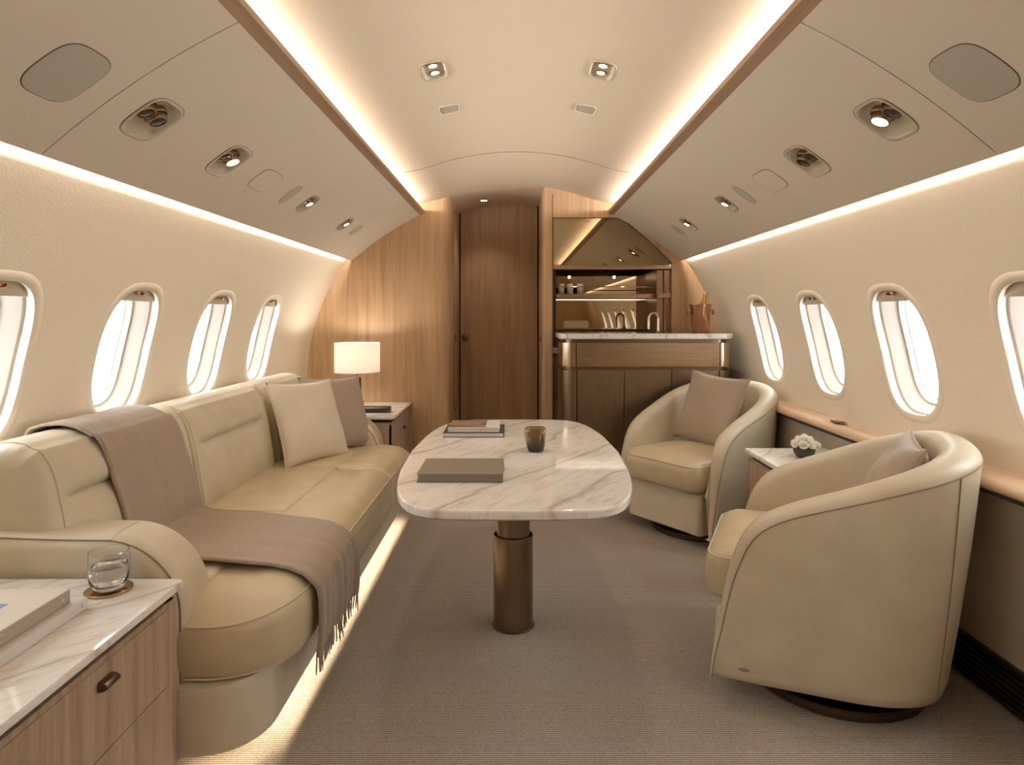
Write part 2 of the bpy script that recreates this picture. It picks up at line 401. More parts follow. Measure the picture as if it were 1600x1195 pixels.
# windows
def wnorm(sg, z):
    p, q = wx(z-.01), wx(z+.01); n = Vector((.02, 0, p-q)).normalized(); return Vector((sg*n.x, 0, n.z))
wi = 0
for sg, side in ((-1, 'left'), (1, 'right')):
    for y in WYS[sg]:
        wi += 1
        nn = wnorm(sg, WC); o0 = Vector((SX+sg*wx(WC), y, WC))
        def loft(b, prof, n=2.9, cap=False):
            rs = []
            for dr, w in prof:
                rs.append([Vector((SX+sg*wx(WC+v_), y+u_, WC+v_))+wnorm(sg, WC+v_)*w for u_, v_ in sell(WRU+dr, WRV+dr, n, 64)])
            return b.rings(rs, True, False, cap)
        b = B(); loft(b, [(.030, .001), (.027, -.0005), (.018, -.0022), (.008, -.0026), (.002, -.0005), (0, .004), (-.001, .014), (.006, .020)])
        fr = b.build('window_%d' % wi, M['trimw'], loc=tuple(o0)); struct(fr)
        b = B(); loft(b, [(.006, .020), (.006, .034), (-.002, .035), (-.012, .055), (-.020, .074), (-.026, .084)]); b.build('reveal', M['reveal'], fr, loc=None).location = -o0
        b = B(); loft(b, [(-.026, .084), (-.032, .081), (-.038, .086), (-.041, .098), (-.046, .099), (-.049, .108), (-.051, .125)]); b.build('inner_frame', M['white'], fr).location = -o0
        b = B(); loft(b, [(-.0485, .106)], cap=True); b.build('pane', M['pane'], fr).location = -o0
        # shade drawn down over the top of the opening
        b = B(); zb = .180; pts = []
        ring = [p for p in sell(WRU+.004, WRV+.004, 2.9, 128) if p[1] >= zb]
        ring.sort(key=lambda p: p[0])
        top = []; bot = []
        for u_, v_ in ring:
            q = lambda v2, w: Vector((SX+sg*wx(WC+v2), y+u_, WC+v2))+wnorm(sg, WC+v2)*w
            top.append(q(v_, .024)); bot.append(q(zb, .024))
        b.rings([[*top], [*bot]], False)
        sh = b.build('shade', M['shade'], fr, solid=.003); sh.location = -o0
        b = B(); b.tube([tuple(Vector((SX+sg*wx(WC+zb), y+u_, WC+zb))+wnorm(sg, WC+zb)*.022) for u_ in (-.15, -.05, .05, .15)], .004, 6); b.build('shade_rail', M['shade'], sh).location = -o0
        b = B(); zz = WRV-.012; c = Vector((SX+sg*wx(WC+zz), y, WC+zz))+nn*.010
        rs = []
        for r_, dz in ((.022, .004), (.024, 0), (.021, -.006), (.012, -.009), (.002, -.010)):
            rs.append([c+Vector((sg*.5*r_*.6*math.sin(a), r_*math.cos(a), dz)) for a in [2*PI*i/20 for i in range(20)]])
        b.rings(rs, True, True, True); b.build('shade_handle', M['copper'], fr).location = -o0
        po = area('daylight_portal', tuple(o0+nn*.135), -nn, .22, .36, 1, (1, 1, 1)); po.data.cycles.is_portal = True

# right side ledge, dado and grille; the same ledge line on the left, behind the sofa
led = [(1.456, .688), (1.395, .684), (1.374, .676), (1.362, .663), (1.360, .652), (1.366, .645), (1.38, .643), (1.456, .643)]
b = B().rings([[(SX+x, y, z) for x, z in led] for y in (YR, YB)], True, True, True); struct(b.build('trim_6', M['ledgewood'], ang=60))
b = B().box(SX+1.41, SX+1.43, YR, YB, .15, .65); struct(b.build('trim_7', M['dado'], smooth=False))
b = B().box(SX+1.375, SX+1.39, YR, YB, .630, .644); struct(b.build('trim_8', M['darkb'], smooth=False))  # dark strip below the ledge, shade of the gap put into its colour
b = B().box(SX+1.43, SX+1.45, YR, YB, 0, .15)
for i in range(7): b.box(SX+1.405, SX+1.432, YR, YB, .030+i*.0175, .034+i*.0175)
b.box(SX+1.400, SX+1.432, YR, YB, .148, .156)
struct(b.build('baseboard_right', M['grille'], smooth=False))

# ------------------------------------------------------------------ bulkhead, door recess, bar niche
XL, XR, XN0, XN1 = -.449, .196, .267, 1.095
b = B()                         # left bulkhead with a rounded corner into the recess
q = [(-1.6, YB), (XL-.05, YB)]+[(XL-.05+.05*math.sin(a), YB+.05-.05*math.cos(a)) for a in [PI/2*i/8 for i in range(1, 9)]]+[(XL, YD+.06), (XL-.06, YD+.06), (XL-.06, YB+.2), (-1.6, YB+.2)]
b.prism(q, 'z', 0, 2.3); struct(b.build('wall_back', M['wood']), 'oak veneered bulkhead')
b = B(); pp = rrect(4.72, 5.02, .45, 1.93, .03, 5)
b.tube([(XL+.0005, p[0], p[1]) for p in pp], .0025, 6, closed=True); struct(b.build('trim_9', M['seamd']))
b = B()                         # right of the door: column, header, niche frame
q = [(XR+.02, YB)]+[(XR+.02-.02*math.sin(a), YB+.02-.02*math.cos(a)) for a in [PI/2*i/5 for i in range(1, 6)]]+[(XR, YD+.06), (XR+.04, YD+.06), (XN0, 5.06), (XN0, YB)]
b.prism(q, 'z', 0, 2.3)
b.box(XN0, 1.6, YB, YB+.12, 1.835, 2.3); b.box(XN1, 1.6, YB, YB+.62, 0, 1.835)
arc = [(.716+(XN1-.716)*t, 1.835-(1.835-1.524)*(t**1.25)) for t in [i/12 for i in range(13)]]
b.prism(arc+[(XN1, 1.835)], 'y', YB, YB+.12)
b.box(XN0, 1.6, 5.02, 5.10, 0, 2.3)
struct(b.build('wall_back', M['wood'], ang=30), 'oak veneered niche surround')
struct(B().box(.262, .266, YB-.0015, YB+.01, 0, 2.0).build('trim_10', M['seamd'], smooth=False))
b = B().box(-.6, .3, YD+.03, YD+.08, 0, 2.3); struct(b.build('wall_recess', M['darkb'], smooth=False))
dr = thing('door_1', (-.126, YD, 0), 'wooden cabin door in the recess between sofa and bar', 'door'); dr['kind'] = 'structure'
del dr['label'], dr['category']
B().box(XL+.012, XR-.012, YD-.012, YD+.03, .005, 2.12).build('door_leaf', M['doorwood'], dr, smooth=False)
b = B(); kx, kz = -.395, .980
b.rings([[(kx+r*math.cos(a), YD-.012-d_, kz+r*math.sin(a)) for a in [2*PI*i/28 for i in range(28)]] for r, d_ in ((.029, 0), (.029, .006), (.026, .008), (.012, .009), (.011, .03), (.020, .034), (.022, .045), (.016, .052), (.002, .054))], True, True, True)
b.build('door_handle', M['bronzed'], dr)
# light over the door
b = B(); cxx, cyy = -.235, 4.90; zc = cz(cxx-SX)-.002
t = thing('downlight', (cxx, cyy, zc), 'small round downlight in the ceiling above the wooden door', 'ceiling light')
B().lathe(cxx, cyy, [(.034, zc+.002), (.034, zc-.002), (.026, zc-.003), (.024, zc)], 28).build('trim_ring', M['dish'], t)
B().lathe(cxx, cyy, [(.024, zc-.0005), (.022, zc-.003), (.001, zc-.0035)], 28).build('lens', M['lens'], t)
sp_ = light('downlight_lamp', 'SPOT', (cxx, cyy, zc-.02), 7, WARM, spot_size=1.6, spot_blend=.8, shadow_soft_size=.02)
# small hardware on the recess sides
b = B().rings([[(XL+.001+d_, 4.83+r*math.cos(a), .985+r*1.4*math.sin(a)) for a in [2*PI*i/20 for i in range(20)]] for r, d_ in ((.026, 0), (.026, .004), (.018, .005), (.016, .0), (.002, 0))], True, True, True)
tag(b.build('flush_pull', M['bronzed'], loc=(XL+.001, 4.83, .985)), 'small oval flush pull on the left side of the door recess', 'door pull')
b = B().rings([[(XR-.001-d_, 4.78+r*math.cos(a), .98+r*math.sin(a)) for a in [2*PI*i/20 for i in range(20)]] for r, d_ in ((.02, 0), (.018, .006), (.002, .007))], True, True, True)
tag(b.build('latch_button', M['darkb'], loc=(XR-.001, 4.78, .98)), 'small dark round latch on the right side of the door recess', 'latch')
b = B().box(XR-.004, XR+.002, 4.475, 4.485, .86, 1.05)
tag(b.build('latch_plate', M['polish'], smooth=False, loc=(XR, 4.48, .955)), 'slim vertical metal latch plate on the column edge beside the door', 'latch plate')

# bar niche ---------------------------------------------------------------
arcm = [(p[0], p[1]) for p in arc]
b = B().prism([(XN0+.004, 1.505), (XN0+.004, 1.831)]+[(p[0]-.003, p[1]-.004) for p in arcm[:-1]]+[(XN1-.004, 1.524), (XN1-.004, 1.505)], 'y', YB+.012, YB+.02)
tag(b.build('wall_mirror', M['mirror'], smooth=False, loc=(.68, YB+.015, 1.6)), 'tinted mirror panel filling the top of the bar niche under the sloping ceiling', 'mirror')
b = B().box(XN0+.004, 1.0, 4.885, 4.895, 1.047, 1.50)
tag(b.build('wall_mirror', M['mirror'], smooth=False, loc=(.63, 4.89, 1.25)), 'wide bronze mirror behind the glass shelf and tap', 'mirror')
t = thing('niche_rail', (.68, YB+.02, 1.49), 'slim bronze rail with a lit edge below the upper mirror panel', 'rail')
B().box(XN0+.002, XN1-.002, YB+.012, YB+.05, 1.480, 1.505).build('rail_body', M['bronze'], t, smooth=False)
B().box(XN0+.004, .998, YB+.008, YB+.012, 1.480, 1.484).build('edge_trim', M['polish'], t, smooth=False)
t = thing('niche_pillar', (1.05, 4.6, .9), 'dark brushed bronze pillar at the right end of the bar niche', 'pillar')
B().box(1.0, 1.046, 4.50, 4.90, .93, 1.476).build('left_panel', M['bronzev'], t, smooth=False, bevel=.004)
B().box(1.049, XN1-.002, 4.49, 4.90, .93, 1.476).build('right_panel', M['bronzev'], t, smooth=False, bevel=.004)
b = B().box(XN0+.002, XN0+.03, 4.60, 4.88, .93, 1.476)
tag(b.build('niche_side_panel', M['darkb'], smooth=False, loc=(XN0+.01, 4.74, .93)), 'dark panel lining the left side of the bar niche', 'panel')
b = B().box(XN0+.032, .998, 4.80, 4.90, .93, 1.040)
tag(b.build('backsplash', M['darkb'], smooth=False, loc=(.63, 4.85, .93)), 'dark brown backsplash ledge below the wide bronze mirror', 'backsplash')
t = thing('bar_shelf', (.68, 4.7, 1.28), 'bronze shelf with gallery rail holding three tumblers in front of the mirror', 'shelf')
B().box(XN0+.03, .998, 4.56, 4.884, 1.278, 1.310).build('shelf_board', M['bronze'], t, smooth=False, bevel=.002)
B().box(XN0+.03, .998, 4.872, 4.882, 1.2752, 1.2778).build('light_strip', M['led'], t, smooth=False)
B().box(.998, 1.09, 4.46, 4.49, 1.278, 1.310).build('shelf_end', M['bronze'], t, smooth=False, bevel=.002)
b = B().tube([(XN0+.03, 4.575, 1.36), (1.055, 4.575, 1.36), (1.065, 4.575, 1.355), (1.067, 4.48, 1.345), (1.067, 4.475, 1.310)], .0035, 8)
b.build('gallery_rail', M['polish'], t)
area('shelf_light', (.63, 4.80, 1.2755), (0, .1, -1), .70, .012, .35, WARM, (1, 0, 0))
for x_ in (.45, .82):  # added fill lamps without fittings, to brighten the tumblers on the shelf
    o_ = light('tumbler_fill', 'SPOT', (x_, 4.50, 1.472), .6, WARM, spot_size=2.4, spot_blend=.9, shadow_soft_size=.010); o_.rotation_euler = Vector((-.1, .8, -1)).to_track_quat('-Z', 'Y').to_euler()
for k, (x, lab) in enumerate(((.337, 'patterned tumbler on the bar shelf, leftmost of the three'), (.404, 'patterned tumbler on the bar shelf, middle of the three'), (.478, 'patterned tumbler on the bar shelf, rightmost of the three'))):
    b = B().lathe(x, 4.66, [(.021, 1.3105), (.024, 1.314), (.0255, 1.35), (.0255, 1.386), (.0235, 1.386), (.0235, 1.33), (.002, 1.325)], 28, True, True)
    tag(b.build('tumbler', M['speckle'], loc=(x, 4.66, 1.31)), lab, 'glass', 'tumblers on the bar shelf')
t = thing('back_cabinet', (.68, 4.8, 0), 'oak cabinet with drawers and marble counter at the back of the bar niche', 'cabinet')
B().box(XN0+.002, XN1-.002, 4.52, 4.98, .885, .925).build('worktop', M['marble2'], t, smooth=False, bevel=.004)
B().box(XN0+.002, XN1-.002, 4.56, 4.98, 0, .884).build('body', M['cabwood'], t, smooth=False)
for z0, z1 in ((.62, .875), (.30, .615), (.03, .295)): B().box(XN0+.006, .60, 4.545, 4.56, z0, z1).build('drawer', M['cabwood'], t, smooth=False, bevel=.002)

# bar counter --------------------------------------------------------------
def plan(x0, x1, y0, y1, r): return rrect(x0, x1, y0, y1, (.01, .01, r, r), 8)
BX0, BX1, BY0, BY1 = .275, 1.368, 3.95, 4.37
t = thing('bar_counter', (.82, 4.16, 0), 'brushed bronze bar counter with white marble top in front of the niche', 'bar counter')
b = B().rings([[(x, y, z) for x, y in plan(BX0+i, BX1-i, BY0+i, BY1-i, .07)] for i, z in ((.006, 1.007), (0, 1.012), (0, 1.037), (.005, 1.043))], True, True, True); b.build('worktop', M['marble2'], t)
B().rings([[(x, y, z) for x, y in plan(BX0+.030, BX1-.030, BY0+.030, BY1-.02, .07)] for z in (.80, 1.008)], True, True, True).build('neck', M['bronzed'], t)
def shell_piece(nm, pts, z0, z1, m_):
    inn = [(p[0]+(.82-p[0])*.03, p[1]+.035) for p in pts]
    B().prism(pts+inn[::-1], 'z', z0, z1).build(nm, m_, t)
def corner(x0, sgn, y0, r, ext):
    return [(x0, y0+ext)]+[(x0+sgn*(r-r*math.cos(a)), y0+r-r*math.sin(a)) for a in [PI/2*i/10 for i in range(11)]]
for z0, z1, ins, mm_, cc in ((.838, .985, .012, M['bronze'], M['polish']), (.03, .815, .016, M['bronzev'], M['bronzev'])):
    xa, xb, ya = BX0+ins, BX1-ins, BY0+ins
    shell_piece('corner_post', corner(xa, 1, ya, .075, .38)+([(xa+.092, ya)]), z0, z1, cc)
    shell_piece('corner_post', [(p[0], p[1]) for p in corner(xb, -1, ya, .075, .38)]+[(xb-.02-.072+.012, ya)], z0, z1, cc)
    L0, R0 = xa+.096, xb-.084
    n = 1 if z0 > .5 else 3
    for k in range(n):
        w_ = (R0-L0)/n
        B().box(L0+k*w_+.002, L0+(k+1)*w_-.002, ya, ya+.03, z0, z1).build('front_panel', mm_, t, smooth=False, bevel=.0015)
B().box(BX0+.04, BX1-.04, BY0+.05, BY1-.01, 0, .82).build('core', M['darkb'], t, smooth=False)
# faucet
fx, fy = .948, 4.22
t = thing('tap', (fx, fy, 1.043), 'curved bronze tap standing at the back of the bar', 'tap')
b = B().tube([(fx, fy, 1.045), (fx, fy, 1.13)]+[(fx-.032+.032*math.cos(a), fy, 1.135+.036*math.sin(a)) for a in [PI*i/14 for i in range(15)]]+[(fx-.064, fy, 1.09), (fx-.064, fy, 1.065)], .0085, 14); b.build('spout', M['polish'], t)
B().lathe(fx, fy, [(.018, 1.043), (.018, 1.05), (.010, 1.054)], 24).build('collar', M['bronzed'], t)
# ice bucket and bottle
ix, iy = 1.200, 4.13
t = thing('ice_bucket', (ix, iy, 1.043), 'shiny copper ice bucket with ring handles on the bar', 'ice bucket')
B().lathe(ix, iy, [(.050, 1.043), (.053, 1.046), (.068, 1.218), (.071, 1.222), (.071, 1.228), (.067, 1.229), (.064, 1.222), (.050, 1.060), (.002, 1.058)], 48, True, True).build('pail', M['copper'], t)
for sg in (-1, 1):
    b = B().tube([(ix+sg*.063, iy, 1.185), (ix+sg*.078, iy, 1.186)], .006, 10)
    b.tube([(ix+sg*(.082), iy+.014*math.cos(a), 1.178+.016*math.sin(a)) for a in [2*PI*i/20 for i in range(20)]], .005, 8, closed=True)
    b.build('handle', M['copper'], t)
bt = Vector((ix-.012, iy, 1.118)); bd = Vector((.26, -.05, 1)).normalized()
b = B(); px_ = bd.cross(Vector((0, 1, 0))).normalized(); py_ = bd.cross(px_)
b.rings([[bt+bd*h_+px_*(r*math.cos(a))+py_*(r*math.sin(a)) for a in [2*PI*i/24 for i in range(24)]] for h_, r in ((-.02, .030), (.05, .030), (.085, .026), (.115, .016), (.15, .0125), (.165, .0125), (.168, .015), (.185, .0155), (.19, .011), (.193, .001))], True, True, True)
tag(b.build('champagne_bottle', M['gold'], loc=tuple(bt)), 'gold foiled bottle neck leaning inside the copper ice bucket', 'bottle')

# ------------------------------------------------------------------ ceiling and overhead fixtures
def ceil_frame(x, y):
    d_ = (cz(x+.01)-cz(x-.01))/.02; T = Vector((1, 0, d_)).normalized(); n = Vector((0, 1, 0)).cross(T); n = n if n.z > 0 else -n
    return Vector((SX+x, y, cz(x))), T, n
for sg, lab in ((-1, 'square twin downlight in the ceiling, the left one of the pair'), (1, 'square twin downlight in the ceiling, the right one of the pair')):
    c, T, n = ceil_frame(sg*.30, LY); t = thing('twin_downlight', tuple(c), lab, 'ceiling light', 'square twin downlights in the ceiling')
    Yv = Vector((0, 1, 0)); b = B()
    b.rings([[c+Yv*u_+T*v_+n*w_ for u_, v_ in sell(.078+dr_, .042+dr_, 4.5, 48)] for dr_, w_ in ((.007, -.0005), (.006, -.003), (.001, -.003), (-.003, .0), (-.008, .009), (-.012, .010), (-.030, .0102), (-.0415, .0102))], True)
    b.build('housing', M['dish'], t)
    b = B().box(-.03, .03, -.037, .037, .0100, .0104); b.v = [tuple(c+T*x+Yv*y+n*z) for x, y, z in b.v]; b.build('housing_plate', M['dish'], t, smooth=False)
    for dy in (-.032, .032):
        e = c+Yv*dy+n*.010
        b = B(); b.rings([[e+Yv*(r*math.cos(a))+T*(r*math.sin(a))-n*h_ for a in [2*PI*i/24 for i in range(24)]] for r, h_ in ((.0185, 0), (.0185, .005), (.0155, .005), (.0155, .002))], True, True)
        sp2 = b.build('spot', M['polish'], t)
        b = B(); b.rings([[e+Yv*(r*math.cos(a))+T*(r*math.sin(a))-n*h_ for a in [2*PI*i/24 for i in range(24)]] for r, h_ in ((.0152, .003), (.001, .0045))], True, False, True)
        b.build('lens', M['lens'], sp2)
    light('twin_downlight_lamp', 'SPOT', tuple(c-n*.02), 9, WARM, spot_size=1.7, spot_blend=.7, shadow_soft_size=.03)
for sg, lab in ((-1, 'small square grille in the ceiling, left of the centre line'), (1, 'small square grille in the ceiling, right of the centre line')):
    c, T, n = ceil_frame(sg*.29, 2.72); Yv = Vector((0, 1, 0)); t = thing('ceiling_grille', tuple(c), lab, 'grille', 'small square ceiling grilles')
    b = B(); b.rings([[c+Yv*(u_)+T*v_+n*w_ for u_, v_ in sell(.052*k_, .044*k_, 6, 40)] for k_, w_ in ((1, .001), (1, -.003), (.93, -.004), (.9, -.001))]); b.build('frame', M['ceil'], t)
    b = B(); b.rings([[c+Yv*(u_)+T*v_+n*w_ for u_, v_ in sell(.052*k_, .044*k_, 6, 40)] for k_, w_ in ((.9, -.0015), (.5, -.002), (.02, -.002))]); b.build('mesh_cover', M['speaker'], t)

def bframe(sg, y, tt=PT):
    p = binp(tt); n = binn(tt); q, r = binp(tt-.02), binp(tt+.02); T = Vector((r[0]-q[0], 0, r[1]-q[1])).normalized()
    return Vector((SX+sg*p[0], y, p[1])), Vector((sg*T.x, 0, T.z)), Vector((sg*n.x, 0, n.y)), Vector((0, 1, 0))
spotlbl = {(-1, 0): 'unlit twin reading light in the left overhead panel, nearest the camera', (-1, 1): 'twin reading light with one lamp lit, left overhead panel, before the blank hatch',
           (-1, 2): 'lit reading light in the left overhead panel just past the slim oval grille', (-1, 3): 'farthest lit reading light in the left overhead panel',
           (1, 0): 'large twin reading light with one bright lamp, right overhead panel, nearest the camera', (1, 1): 'unlit twin reading light in the right overhead panel, before the blank hatch',
           (1, 2): 'lit reading light in the right overhead panel just past the slim oval grille', (1, 3): 'farthest lit reading light in the right overhead panel'}
LIT = {(-1, 1): 0, (-1, 2): 0, (-1, 3): 0, (1, 0): 0, (1, 2): 0, (1, 3): 0}
for sg in (-1, 1):
    for k, y in enumerate(PSU):
        c, T, n, Yv = bframe(sg, y); r0 = .066 if y < 2.5 else .050; s = r0/.066
        t = thing('reading_light', tuple(c), spotlbl[(sg, k)], 'reading light', 'reading lights in the overhead panels')
        b = B(); b.rings([[c+Yv*u_+T*v_+n*w_ for u_, v_ in sell(r0+dr_*s, r0+dr_*s, 3.6, 56)] for dr_, w_ in ((.007, .0005), (.006, -.003), (.001, -.003), (-.003, .001), (-.005, .010), (-.010, .017), (-.018, .021), (-.034, .023), (-.064, .023))], True)
        b.build('dish', M['dish'], t)
        b = B().tube([tuple(c+Yv*u_+T*v_-n*.0005) for u_, v_ in sell(r0+.009*s, r0+.009*s, 3.6, 56)], .0012, 6, closed=True); b.build('bezel_seam', M['seamd'], t)
        down = (Vector((0, -.12, -1))).normalized()
        for j, (du, dv) in enumerate(((.016, -.008), (-.040, -.012))):
            du, dv = du*s, dv*s
            e = c+Yv*du+T*dv+n*(.020*s if j == 0 else .024*s); ax = (-n*.9+down*.35).normalized(); xa = ax.cross(Yv).normalized(); ya = ax.cross(xa)
            R = .0265*s
            ringp = lambda r, h_: [e+xa*(r*math.cos(a))+ya*(r*math.sin(a))+ax*h_ for a in [2*PI*i/28 for i in range(28)]]
            b = B(); b.rings([ringp(R*1.25, -.012), ringp(R*1.25, .006), ringp(R*1.1, .009), ringp(R, .005), ringp(R, .020*s), ringp(R*.93, .026*s), ringp(R*.80, .026*s), ringp(R*.78, .018*s)], True, True, False)
            so = b.build('spot', M['bronze'], t)
            lit = (sg, k) in LIT and j == 0
            b = B(); b.rings([ringp(R*.80, .0235*s), ringp(R*.5, .026*s), ringp(.001, .0265*s)], True, False, True); b.build('lens', M['lens'] if lit else M['lensoff'], so)
            if lit:
                lo = light('reading_lamp', 'SPOT', tuple(e+ax*.05), 2.2, (1, .82, .6), spot_size=1.1, spot_blend=.6, shadow_soft_size=.012)
                lo.rotation_euler = (Vector((-sg*.0, 0, -1))).to_track_quat('-Z', 'Y').to_euler()
    # flat fittings set in the panel
    def flat(name, y, ru, rv, nn_, m_, lab, cat, grp, rim=True, tt=PT):
        c, T, n, Yv = bframe(sg, y, tt); b = B()
        fr = [(1, .0005), (1, -.0016), (.97, -.0022), (.5, -.0026), (.02, -.0026)]
        rs = []
        for k_, w_ in fr:
            rr = []
            for u_, v_ in sell(ru*k_, rv*k_, nn_, 56):
                tv = tt+v_/BL; p = binp(tv); nq = binn(tv); rr.append(Vector((SX+sg*(p[0]+nq.x*w_), y+u_, p[1]+nq.y*w_)))
            rs.append(rr)
        b.rings(rs, True, False, True); o = b.build(name, m_, loc=tuple(c)); tag(o, lab, cat, grp)
        if rim:
            b = B(); ring = [Vector((SX+sg*(binp(tt+v_/BL)[0]), y+u_, binp(tt+v_/BL)[1])) for u_, v_ in sell(ru*1.01, rv*1.01, nn_, 56)]
            b.tube([tuple(p) for p in ring], .0013, 6, closed=True); b.build('rim_seam', M['seamd'], o).location = -c
        return o
    sd = 'left' if sg < 0 else 'right'
    flat('ceiling_speaker', 1.375, .076, .078, 3.4, M['speaker'], 'large rounded grey speaker cover in the %s overhead panel' % sd, 'speaker', 'large overhead speaker covers')
    flat('access_hatch', 2.47, .085, .055, 4, M['bin'], 'blank rounded hatch outlined in the %s overhead panel' % sd, 'hatch', 'blank overhead hatches')
    flat('oval_grille', 2.745, .034, .062, 2.4, M['speaker'], 'slim oval grey grille in the %s overhead panel' % sd, 'grille', 'oval overhead grilles', False)
    flat('oval_grille', 3.88 if sg < 0 else 3.86, .050, .048, 3, M['speaker'], 'far grey grille in the %s overhead panel, next to the bulkhead' % sd, 'grille', 'far overhead grilles', False)

# ------------------------------------------------------------------ cove lighting
for sg in (-1, 1):
    area('ceiling_cove_light', (SX+sg*.745, 1.78, 1.895), (-sg*.8, 0, .4), 5.2, .03, 24, WARM)
    area('sidewall_cove_light', (SX+sg*1.135, 1.78, 1.585), (sg*.55, 0, -1), 5.2, .016, 16, WARM)
    # the LED strips themselves
    b = B().box(SX+sg*.795-.004, SX+sg*.795+.004, YR+.02, YB-.02, 1.885, 1.915); tag(b.build('led_strip', M['led'], smooth=False, loc=(SX+sg*.795, 1.8, 1.9)), 'warm LED strip hidden in the cove along the %s edge of the ceiling' % ('left' if sg < 0 else 'right'), 'light strip')

# ------------------------------------------------------------------ sofa
SOFX = -.60
t = sofa = thing('sofa', (-1.0, 2.64, 0), 'long cream leather sofa below the left windows', 'sofa')
SY0, SY1 = 1.60, 3.70
b = B(); pad(b, -1.42, -.642, SY0-.02, SY1, (.14, .02, .02, .15), [(.09, .135), (.034, .135), (.030, .060), (.006, .058), (0, .064), (0, .215), (.006, .226), (.03, .230)], (0, 1, 1, 1), 14); b.build('skirt', M['leather'], sofa)
B().box(-1.40, -.78, SY0+.12, SY1-.1, 0, .14).build('plinth', M['darkb'], sofa, smooth=False)
def seatprof(z0, zs, zt, k=1.0):
    return [(.028, z0), (.010, z0+.004), (.001, z0+.018), (-.004, z0+.05), (-.004, zs-.035), (.0, zs-.012), (.004, zs-.004), (.0065, zs), (.012, zs+.006), (.028, zs+(zt-zs)*.5), (.055, zs+(zt-zs)*.8), (.10, zt)]
def seatdef(x, y, z):
    # the seat crowns a little and falls away towards both rounded ends
    if z > .34:
        e = max(0, (1.80-y)/.20); z -= .050*min(1, e)**1.5*(z-.34)/.10
        e = max(0, (y-3.50)/.20); z -= .03*min(1, e)**1.5*(z-.34)/.10
    return (x, y, z)
b = B(); pad(b, -.96, -.572, SY0+.003, 2.994, (.02, .02, .02, .20), seatprof(.232, .392, .438), (0, 1, 1, .28), 16, seatdef); b.build('seat_front', M['leather2'], sofa)
b = B(); pad(b, -.96, -.572, 3.002, SY1-.003, (.20, .02, .02, .02), seatprof(.232, .392, .440), (0, 1, .28, 1), 16, seatdef); b.build('seat_front', M['leather2'], sofa)
for y0, y1 in ((1.74, 2.33), (2.333, 3.03), (3.033, 3.55)):
    b = B(); pad(b, -1.24, -.826, y0, y1, .02, [(0, .25), (0, .425), (.003, .434), (.009, .4405), (.02, .4435)], (0, 1, .5, .5), 4); b.build('seat_rear', M['leather2'], sofa)
# piping along the cushion's top and bottom edges
def edge(z, off=0):
    q = rrect(-.96, -.572+off, SY0+.003-off, SY1-.003+off, (.20, .02, .02, .20), 16); q = q[:17]+q[51:]
    q = sorted(q[:17], key=lambda p: -p[1])+sorted(q[17:], key=lambda p: -p[1])
    return [seatdef(p[0], p[1], z) for p in q]
top = [p for p in edge(.392, -.003)]
top = [(-.826, SY0+.006, seatdef(0, SY0, .392)[2])]+[p for p in sorted(top, key=lambda p: (p[1], p[0])) if p[0] > -.82]+[(-.74, SY1-.008, seatdef(0, SY1, .392)[2])]
top = [p for p in top if not (p[1] > SY1-.01 and p[0] > -.78 and p[0] < -.74)]
def seq(z):
    P = [(-.826, SY0+.006)]
    for i in range(17): a = PI/2*i/16; P.append((-.778+.2*math.sin(a), SY0+.206-.2*math.cos(a)))
    for i in range(12): P.append((-.578, SY0+.25+(SY1-SY0-.5)*i/11))
    for i in range(17): a = PI/2*i/16; P.append((-.778+.2*math.cos(a), SY1-.206+.2*math.sin(a)))
    return [seatdef(x, y, z) for x, y in P]
B().tube(seq(.394), .0032, 6).build('piping', M['leather'], sofa)
B().tube([(x*1.0+(-.004), y, z) for x, y, z in seq(.238)], .003, 6).build('piping', M['leather'], sofa)
# arms: side profile in XZ with a round top front, extruded along Y
def armprof(xf, top, r):
    P = [(-1.36, .06)]+[(-1.36+.05*i, top+.010*(1-i/7)**2) for i in range(8)]
    n = 12
    for i in range(n+1):
        a = PI/2*i/n; P.append((xf-r+r*math.sin(a), top-r*.92+r*.92*math.cos(a)))
    P.append((xf, .06)); return P
for (y0, y1, xf) in ((SY0-.008, SY0+.165, -.828), (SY1-.19, SY1-.02, -.745)):
    b = B(); P = armprof(xf, .60, .20); n = 7; rs = []
    cx_ = -1.36; cz_ = .06
    prof = [(0, .045)]+[(.045*(1-math.cos(PI/2*i/6)), .045*(1-math.sin(PI/2*i/6))) for i in range(1, 7)]
    seqp = [(y0+d_, ins) for d_, ins in prof]+[(y1-d_, ins) for d_, ins in prof[::-1]]
    for yy, ins in seqp:
        rs.append([(x-ins*max(0, min(1, (x-xf+.22)/.15))*.75, yy, z if z < .1 else z-ins*.9) for x, z in P])
    b.rings(rs, True, True, True); b.build('arm', M['leather'], sofa, ang=50)
    for yy, ins in ((seqp[3][0], seqp[3][1]),):
        B().tube([(x-ins*max(0, min(1, (x-xf+.22)/.15))*.75+.001, yy-.0015, z-ins*.9 if z > .1 else z) for x, z in P[1:]], .0018, 6).build('arm_piping', M['seam'], sofa)
